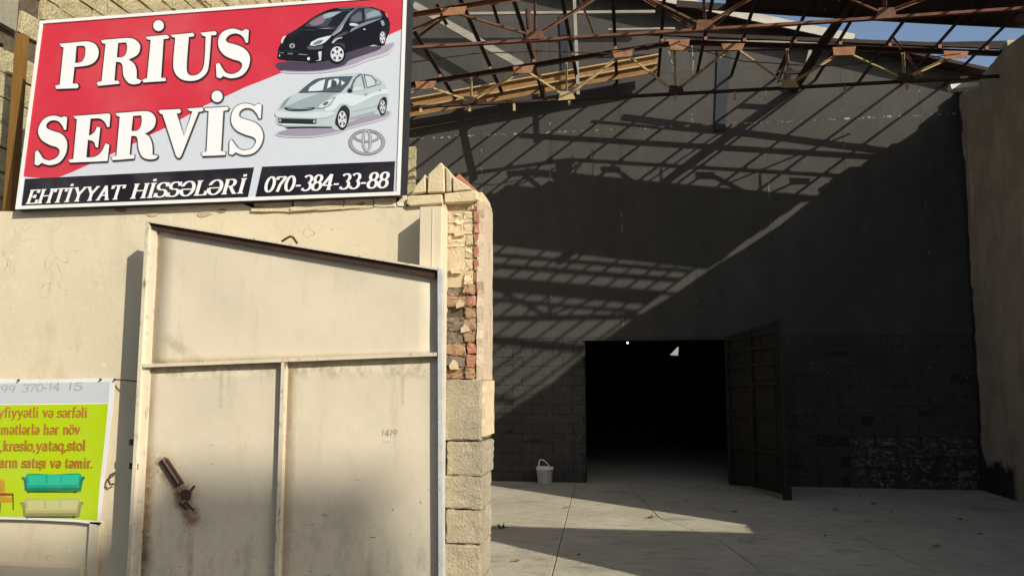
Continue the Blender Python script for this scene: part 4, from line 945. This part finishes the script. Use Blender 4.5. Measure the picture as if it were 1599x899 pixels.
black_car = [
 ((192, 192, 202), sm([(860, 815), (960, 712), (1320, 600), (1545, 515), (1470, 660), (1220, 745), (1010, 825), (700, 890), (260, 900), (180, 868)])),
 ((158, 148, 168), sm([(880, 800), (950, 700), (1300, 590), (1520, 530), (1440, 640), (1200, 720), (1000, 800), (700, 870), (300, 885), (200, 860)])),
 ((70, 62, 80), sm([(115, 770), (110, 840), (250, 868), (600, 868), (900, 810), (1000, 735), (1330, 620), (1330, 570), (900, 600), (400, 740)])),
 ((14, 12, 16), [(105, 710), (118, 600, 1), (150, 530, 1), (152, 480, 1), (215, 435, 1), (400, 320, 1), (560, 205, 1), (720, 128, 1), (850, 100, 1), (1050, 88, 1), (1240, 90, 1), (1350, 122, 1), (1425, 160, 1), (1465, 240, 1), (1480, 310, 1), (1470, 400, 1), (1430, 490), (1415, 555), (1370, 572), (1280, 548), (925, 655), (900, 740), (840, 785), (770, 775), (735, 740), (560, 775), (480, 778), (250, 748), (115, 722)]),
 ((92, 92, 100), sm([(845, 104), (1000, 92), (1230, 90), (1200, 100), (1050, 106), (900, 118)])),
 ((58, 66, 76), sm([(445, 318), (540, 235), (640, 185), (740, 155), (880, 130), (1005, 130), (960, 200), (900, 270), (850, 335), (700, 330), (560, 333), (460, 332)])),
 ((128, 108, 120), sm([(500, 290), (580, 230), (660, 195), (700, 190), (690, 250), (640, 300), (540, 318)])),
 ((150, 165, 172), sm([(660, 195), (740, 162), (860, 150), (880, 165), (800, 200), (700, 232)])),
 ((20, 24, 30), sm([(800, 200), (900, 150), (990, 140), (930, 225), (870, 300), (840, 332), (720, 320), (760, 260)])),
 ((120, 122, 130), [(1070, 105), (1085, 105), (990, 190), (930, 290), (880, 370), (800, 440), (740, 452), (820, 370), (890, 280), (960, 180)]),
 ((150, 152, 160), sm([(850, 370), (880, 330), (910, 300), (905, 340), (870, 390), (800, 430), (790, 420)])),
 ((44, 48, 56), [(985, 195), (1060, 120), (1140, 112), (1160, 265), (1090, 300), (1000, 330), (980, 300)]),
 ((92, 96, 108), [(1010, 215), (1100, 150), (1130, 160), (1140, 255), (1060, 275), (1000, 260)]),
 ((92, 104, 118), [(1165, 112), (1250, 108), (1350, 135), (1385, 190), (1380, 210), (1200, 250), (1175, 262)]),
 ((140, 152, 162), [(1190, 175), (1290, 130), (1350, 150), (1365, 190), (1200, 232)]),
 ((126, 128, 140), [(1385, 222), (1200, 268), (1090, 312), (1010, 360), (985, 405), (1100, 345), (1240, 290), (1360, 240)]),
 ((196, 198, 204), sm([(985, 300), (1020, 288), (1080, 300), (1090, 318), (1050, 325), (1000, 320)])),
 ((70, 70, 78), sm([(840, 440), (930, 395), (970, 400), (940, 425), (860, 460), (790, 480)])),
 ((168, 170, 178), sm([(770, 525), (810, 480), (880, 460), (900, 470), (840, 490), (790, 535)])),
 ((205, 212, 218), [(500, 560), (520, 520), (600, 478), (700, 452), (765, 440), (745, 470), (690, 520), (650, 545), (560, 566)]),
 ((110, 116, 124), sm([(540, 545), (600, 505), (660, 495), (640, 530), (580, 552)])),
 ((80, 82, 90), sm([(475, 570), (560, 575), (655, 565), (650, 600), (560, 612), (480, 605)])),
 ((215, 205, 210), [(150, 500), (175, 455), (218, 440), (190, 480), (165, 540), (152, 530)]),
 ((120, 120, 126), [(580, 355), (720, 345), (820, 352), (700, 362)]), ((50, 48, 54), sm([(400, 370), (520, 365), (600, 372), (500, 385)])),
 ((165, 165, 170), ell(287, 567, 33, 30)), ((24, 20, 26), ell(287, 560, 18, 9)), ((24, 20, 26), ell(287, 580, 16, 8)),
 ((120, 120, 124), [(130, 640), (185, 650), (185, 660), (130, 650)]), ((130, 130, 134), [(365, 662), (475, 672), (475, 680), (365, 674)]),
 ((96, 96, 98), [(232, 652), (298, 652), (296, 675), (232, 675)]), ((70, 70, 76), [(190, 625), (350, 632), (350, 637), (190, 630)]),
 ((210, 210, 214), ell(488, 724, 18, 20)), ((170, 168, 174), ell(134, 685, 8, 16)),
 ((200, 202, 208), [(604, 640), (648, 634), (640, 745), (570, 755), (618, 735)]), ((120, 118, 124), [(250, 752), (480, 768), (480, 774), (250, 757)]),
 ((40, 38, 44), sm([(1330, 270), (1400, 255), (1420, 310), (1395, 325), (1375, 300)])), ((150, 150, 158), sm([(1370, 265), (1400, 262), (1415, 310), (1385, 322)])),
 ((190, 180, 184), ell(1168, 366, 16, 9, 12)), ((230, 120, 130), [(1420, 160), (1440, 175), (1460, 225), (1440, 215)]),
 ((60, 58, 64), sm([(790, 560), (850, 530), (920, 545), (935, 610), (915, 600), (880, 570), (830, 568)])),
 ]+wheel(837, 668, 80, 92)+[((60, 60, 66), sm([(1350, 420), (1385, 375), (1430, 395), (1435, 440), (1400, 400), (1370, 410)]))]+wheel(1390, 468, 33, 72)
art(K5, black_car, 'printed_car')
silver_car = [
 ((186, 184, 196), sm([(60, 660), (200, 612), (600, 590), (1010, 455), (1140, 445), (1095, 515), (770, 605), (630, 655), (400, 690), (160, 688)])),
 ((150, 142, 162), sm([(80, 655), (200, 615), (600, 590), (1000, 460), (1120, 450), (1080, 500), (760, 590), (620, 640), (400, 675), (180, 675)])),
 ((178, 190, 194), [(65, 480), (80, 440, 1), (110, 380, 1), (180, 320, 1), (270, 270, 1), (370, 190, 1), (450, 140, 1), (560, 115, 1), (700, 98, 1), (850, 90, 1), (960, 100, 1), (1050, 150, 1), (1100, 220, 1), (1118, 290, 1), (1118, 370), (1095, 410), (1040, 480), (980, 470), (760, 530), (700, 620), (620, 620), (590, 590), (400, 600), (160, 590), (80, 570), (70, 530)]),
 ((146, 160, 166), [(265, 275), (640, 275), (560, 320, 1), (440, 400, 1), (420, 415), (150, 405), (170, 340, 1)]),
 ((176, 190, 194), [(265, 275), (470, 278), (300, 340, 1), (160, 400), (170, 340, 1)]),
 ((74, 86, 94), [(275, 270), (370, 190, 1), (450, 142, 1), (600, 124, 1), (790, 118), (740, 200), (680, 265), (450, 262), (290, 276)]),
 ((205, 214, 218), [(368, 258), (385, 220), (470, 165), (530, 145), (505, 250), (420, 258)]),
 ((210, 218, 222), [(545, 235), (560, 160), (590, 145), (580, 215)]), ((200, 210, 214), sm([(600, 150), (640, 140), (660, 160), (640, 200), (630, 165)])), ((215, 222, 226), [(678, 158), (715, 180), (680, 205)]),
 ((60, 70, 78), sm([(600, 165), (635, 175), (630, 210), (605, 215), (590, 190)])),
 ((40, 48, 54), [(290, 276), (450, 262), (680, 265), (660, 272), (450, 270)]),
 ((188, 200, 206), sm([(450, 138), (600, 112), (790, 102), (850, 92), (800, 112), (600, 124)])),
 ((96, 108, 116), [(765, 215, 1), (800, 140, 1), (870, 98, 1), (905, 235), (790, 262), (740, 275), (735, 250)]),
 ((178, 192, 198), [(790, 205), (820, 140), (865, 110), (890, 225), (800, 250)]),
 ((96, 108, 116), [(885, 98), (960, 110), (1000, 150), (1010, 205), (918, 232)]), ((190, 202, 208), [(900, 112), (955, 120), (990, 160), (1000, 198), (922, 222)]),
 ((110, 120, 128), [(1003, 145), (1050, 175), (1045, 195), (1020, 202)]), ((195, 205, 210), [(1012, 158), (1042, 178), (1038, 190), (1020, 194)]),
 ((30, 36, 42), sm([(735, 262), (750, 235), (780, 250), (770, 275)])), ((196, 206, 210), sm([(785, 245), (800, 222), (870, 222), (895, 235), (850, 252), (790, 258)])),
 ((206, 216, 220), sm([(640, 300), (740, 280), (900, 300), (1040, 250), (1100, 240), (1110, 280), (1000, 300), (860, 370), (780, 400), (720, 380), (660, 385), (600, 440), (520, 430)])),
 ((166, 180, 186), [(790, 440), (1030, 385), (1030, 395), (790, 455)]), ((150, 164, 170), [(770, 500), (1000, 440), (990, 460), (765, 520)]),
 ((138, 150, 156), [(455, 390), (540, 330), (630, 310), (620, 330), (580, 390), (530, 420), (440, 425)]), ((200, 208, 212), sm([(470, 395), (530, 350), (600, 325), (590, 355), (540, 400), (480, 412)])), ((90, 100, 108), sm([(505, 380), (540, 355), (560, 365), (530, 395)])),
 ((130, 142, 148), [(115, 400), (150, 345), (215, 300), (180, 350), (145, 400), (105, 430)]),
 ((52, 60, 66), sm([(150, 410), (290, 418), (435, 410), (400, 435), (290, 445), (180, 438)])), ((150, 160, 166), [(180, 422), (400, 420), (400, 425), (180, 428)]),
 ((34, 38, 44), [(90, 512), (450, 522), (445, 565), (95, 555)]), ((150, 158, 164), ell(108, 532, 11, 15, 12)), ((150, 158, 164), ell(428, 543, 13, 16, 12)),
 ((198, 208, 212), sm([(80, 450), (300, 462), (520, 450), (620, 460), (560, 500), (440, 512), (250, 508), (85, 500)])),
 ((200, 208, 212), [(85, 560), (440, 575), (560, 570), (440, 585), (150, 582)]), ((50, 52, 58), [(150, 592), (590, 590), (590, 600), (180, 605)]),
 ((150, 160, 166), ell(912, 288, 14, 14, 12)), ((150, 160, 166), ell(1042, 252, 10, 12, 12)), ((176, 186, 192), [(265, 370), (272, 392), (268, 394), (262, 372)]),
 ((38, 42, 48), sm([(625, 560), (660, 430), (710, 390), (755, 430), (758, 500), (740, 560), (700, 600)])),
 ]+wheel(690, 522, 40, 78, rim=(200, 204, 210))+[((38, 42, 48), sm([(1020, 420), (1060, 325), (1100, 320), (1108, 380), (1090, 440)]))]+wheel(1067, 405, 27, 62, rim=(190, 194, 200))
art(K6, silver_car, 'printed_car')
em = Print(Nn, .0030, .0001)
def ring(cx, cy, rx, ry, w_, col, ww=None): 
    ww = ww or w_
    em.poly([[SP(*K6(q)) for q in ell(cx, cy, rx, ry, 36)], [SP(*K6(q)) for q in ell(cx, cy, rx-w_, ry-ww, 36)]], lin(col))
GR, G2 = (150, 154, 158), (92, 94, 98)
ring(918, 735, 172, 122, 34, G2, 26); ring(918, 735, 168, 118, 26, GR, 19)
ring(918, 678, 128, 60, 26, G2, 20); ring(918, 678, 125, 57, 20, GR, 15)
ring(918, 718, 48, 108, 28, G2, 20); ring(918, 718, 45, 105, 21, (170, 173, 176), 15)
em.build('printed_emblem', sg)
# brackets behind the sign
for x in (-3.7, -2.65, -1.6): bar('bracket', (x, 4.78, 2.70), (x, 4.85, 3.9), .04, .04, 'sign_side', sg, upv=(0, 1, 0))

# ================================================================== FURNITURE POSTER
ps = thing('furniture_poster', (-4.2, 4.57, .8), 'lime green furniture poster with a teal and a cream sofa, pinned to the wall', 'poster')
PN = Vector((0, -1, 0)); PP = Vector((0, 4.57, 1))
def QP(x, y): return onplane(x, y, PP, PN)
edge = [(-260, 592), (0, 591), (60, 592), (120, 591), (180, 590), (176, 640), (170, 690), (164, 740), (160, 780), (156, 819), (120, 814.5), (60, 811.5), (0, 810), (-260, 808)]
prism('cloth', [QP(*e) for e in edge], (0, .003, 0), 'sign_white', ps)
pp = Print(PN, .0006, .0003)
LIME = lin((186, 212, 14)); LIME = tuple(v*.90 for v in LIME)
pp.poly([[QP(*e) for e in [(-250, 632), (0, 632), (100, 631), (169, 630), (166, 665), (160, 720), (155, 765), (152, 812), (120, 810.5), (60, 808), (0, 806), (-250, 804)]]], LIME)
pp.poly([[QP(*e) for e in [(-250, 600), (0, 598), (172, 596), (170, 628), (0, 630), (-250, 630)]]], tuple(v*.92 for v in lin((204, 208, 212))))
pp.build('printed_field', ps)
BRN = lin((176, 112, 48)); pq = Print(PN, .0016, .00003); UP = Vector((0, 0, 1))
text(pq, 'yfiyyətli və sərfəli', QP(-3, 651), QP(137, 651), .062, BRN, .19, .09, 0, UP)
text(pq, 'mətlərlə hər növ', QP(1, 677.5), QP(126, 677), .062, BRN, .19, .09, 0, UP)
text(pq, 'n,kreslo,yataq,stol', QP(-9, 703), QP(135, 702), .062, BRN, .19, .09, 0, UP)
text(pq, 'arın satışı və təmir.', QP(0, 728.5), QP(147, 729), .060, BRN, .19, .09, 0, UP)
pq.build('printed_text', ps)['kind'] = 'stuff'
ph = Print(PN, .0016, .00003); GRY = lin((150, 152, 156))
text(ph, '399', QP(-12, 613), QP(24, 613), .048, GRY, .07, .07, .1, UP)
text(ph, '370', QP(34, 612), QP(68, 611), .048, GRY, .07, .07, .1, UP)
text(ph, '-14', QP(66, 610), QP(94, 609), .048, GRY, .07, .07, .1, UP); text(ph, '15', QP(104, 609), QP(130, 609), .048, GRY, .07, .07, .1, UP)
ph.build('handwritten_number', ps)['kind'] = 'stuff'
K8 = crop(0, 560, 2.653)
def sofa(items, name):
    pr = Print(PN, .0016, .0002)
    for colr, pts in items: pr.poly([[QP(*q) for q in outline(pts, K8)]], tuple(v*.85 for v in lin(colr)))
    pr.build(name, ps)
def sofa_art(dx, dy, A, B, Cc, D):
    o = lambda pts: [((p[0]+dx, p[1]+dy)+tuple(p[2:])) for p in pts]
    return [(D, o([(106, 548), (340, 548), (318, 553), (118, 553)])), (D, o([(114, 545), (124, 545), (120, 556), (116, 556)])), (D, o([(306, 545), (316, 545), (314, 556), (310, 556)])),
     (B, o([(112, 478, 1), (150, 474, 1), (220, 478, 1), (300, 473, 1), (334, 476, 1), (340, 500), (330, 520), (115, 520), (108, 500)])),
     (A, o([(118, 482), (190, 479), (192, 512), (122, 514)])), (A, o([(196, 480), (252, 480), (252, 512), (198, 512)])), (A, o([(256, 480), (330, 478), (326, 512), (256, 512)])),
     (Cc, o([(90, 492, 1), (100, 488, 1), (112, 500, 1), (114, 545), (104, 545), (100, 505, 1)])), (Cc, o([(354, 492, 1), (344, 486, 1), (334, 500, 1), (326, 545), (338, 545), (344, 508, 1)])),
     (B, o([(112, 514), (328, 512), (326, 544), (114, 547)])), (A, o([(114, 514), (326, 512), (325, 520), (115, 522)])), (Cc, o([(112, 534), (327, 532), (326, 545), (114, 548)]))]
sofa(sofa_art(0, 0, (48, 196, 160), (20, 168, 132), (12, 128, 100), (60, 60, 20)), 'printed_sofa')
sofa(sofa_art(-6, 104, (206, 204, 140), (186, 182, 118), (150, 146, 88), (60, 60, 20)), 'printed_sofa')
sofa([((214, 170, 40), [(-40, 500), (20, 497), (24, 560), (-40, 562)]), ((150, 84, 24), [(-40, 552), (50, 556), (52, 566), (-40, 568)]), ((205, 150, 40), [(-40, 566), (54, 574), (54, 592), (-40, 596)]), ((60, 44, 14), [(52, 556), (57, 556), (58, 625), (54, 625)]), ((60, 44, 14), [(0, 596), (5, 596), (2, 640), (-2, 640)])]
     +[((110, 62, 20), ell(6+9*(i % 2), 508+i*6, 3, 2, 6)) for i in range(7)], 'printed_armchair')
for p in ((180, 592), (158, 592), (30, 593), (157, 816)):
    c_ = atY(*p, 4.565); tube('nail', [c_, c_+Vector((0, -.012, 0))], .006, 'rusted_iron', ps, 6)

# number scratched on the gate
nm = Print(PN, .002, .00003); GN = Vector((0, SY-.004, 1))
def GPp(x, y): return onplane(x, y, GN, PN)
text(nm, '1419', GPp(595, 680), GPp(620, 680), .035, (.26, .23, .18), .075, .065, .12, UP)
nm.build('scratched_number', gt)['kind'] = 'stuff'

# ================================================================== BUCKET
bc = Vector((-1.452, 13.14, 0)); bk = thing('bucket', bc, 'white plastic bucket with its handle up, standing by the black wall left of the doorway', 'bucket')
def lathe(name, prof, mat, par, n=28, c=bc):
    V = []; Fc = []
    for r_, z in prof:
        for j in range(n): V.append(c+Vector((r_*math.cos(2*math.pi*j/n), r_*math.sin(2*math.pi*j/n), z)))
    for i in range(len(prof)-1):
        for j in range(n): Fc.append((i*n+j, i*n+(j+1) % n, (i+1)*n+(j+1) % n, (i+1)*n+j))
    if prof[0][0] > .001: pass
    Fc.append(tuple(range(n)))
    return mesh(name, V, Fc, mat, par, True)
lathe('body', [(.105, .004), (.112, .008), (.132, .225), (.134, .225), (.134, .235), (.128, .235), (.108, .015)], 'bucket_plastic', bk)
lathe('rim', [(.1345, .222), (.142, .224), (.143, .262), (.138, .268), (.130, .264), (.129, .236)], 'bucket_plastic', bk)
tube('handle', [bc+Vector((-.075+.0, -.10, .245)), bc+Vector((-.088, -.07, .32)), bc+Vector((-.07, -.03, .385)), bc+Vector((-.02, .0, .375)), bc+Vector((.03, .03, .33)), bc+Vector((.075, .08, .26))], .010, 'bucket_plastic', bk, 8)

# ================================================================== FALLEN LEAVES
def leafy(px, size, mat, lab, lobes=5):
    c = atZ(*px, 0.0); V = [c+Vector((0, 0, .018))]; Fc = []; n = lobes*2; a0 = R.uniform(0, 6)
    for j in range(n):
        r_ = size*(1 if j % 2 == 0 else .42)*R.uniform(.8, 1.15); a = a0+2*math.pi*j/n
        V.append(c+Vector((r_*math.cos(a), r_*math.sin(a)*.9, .006+(.05*size/.06*R.uniform(.2, 1) if j % 2 == 0 else .004))))
    for j in range(n): Fc.append((0, 1+j, 1+(j+1) % n))
    V2 = [v+Vector((0, 0, .002)) for v in V]; m = len(V)
    Fc += [tuple(i+m for i in f)[::-1] for f in Fc]+[(1+j, 1+(j+1) % n, m+1+(j+1) % n, m+1+j) for j in range(n)]
    lf = thing('fallen_leaf', c, lab, 'leaf', 'fallen leaves on the concrete')
    mesh('blade', V+V2, Fc, mat, lf)
    tube('stalk', [c+Vector((0, 0, .02)), c+Vector((-size*.7, -size*.6, .03)), c+Vector((-size*1.2, -size*.9, .012))], .003, mat, lf, 5)
leafy((783, 825), .075, 'leaf_dark', 'dark curled lobed leaf at the edge of the shade beside the pillar', 6)
leafy((1017, 809), .065, 'leaf_brown', 'orange brown leaf in the middle of the sunlit strip', 4)
leafy((884, 794), .038, 'leaf_brown', 'small brown leaf on the slab joint in the sun', 4)
leafy((807, 877), .045, 'leaf_brown', 'tan leaf in the sunlit bottom corner beside the pillar', 4)
leafy((1148, 800), .04, 'leaf_dark', 'small dark leaf in the shade right of the sunlit strip', 4)
leafy((1305, 797), .035, 'leaf_dark', 'tiny dark scrap in the shade below the door leaf', 3)
leafy((1462, 855), .05, 'leaf_brown', 'reddish flat leaf near the lower right corner', 4)
leafy((1532, 835), .035, 'leaf_dark', 'tiny dark scrap near the right edge of the yard', 3)
for q_, (px_, sz_) in enumerate((((1345, 775), .03), ((1392, 801), .025), ((1500, 812), .03), ((1290, 838), .02), ((905, 868), .02), ((1072, 783), .03))):
    leafy(px_, sz_, 'leaf_dark', ('tiny dark scrap right in front of the scuffed blocks', 'tiny dark scrap a step in front of the scuffed blocks', 'small dark scrap on the slab towards the right edge', 'dark speck in the shade below the end of the sunlit strip',
          'tiny speck in the shade between the two sunlit areas', 'small dark scrap just beyond the sunlit strip')[q_], 3)
leafy((1365, 788), .05, 'leaf_dark', 'flat dark scrap in front of the scuffed plinth', 3)
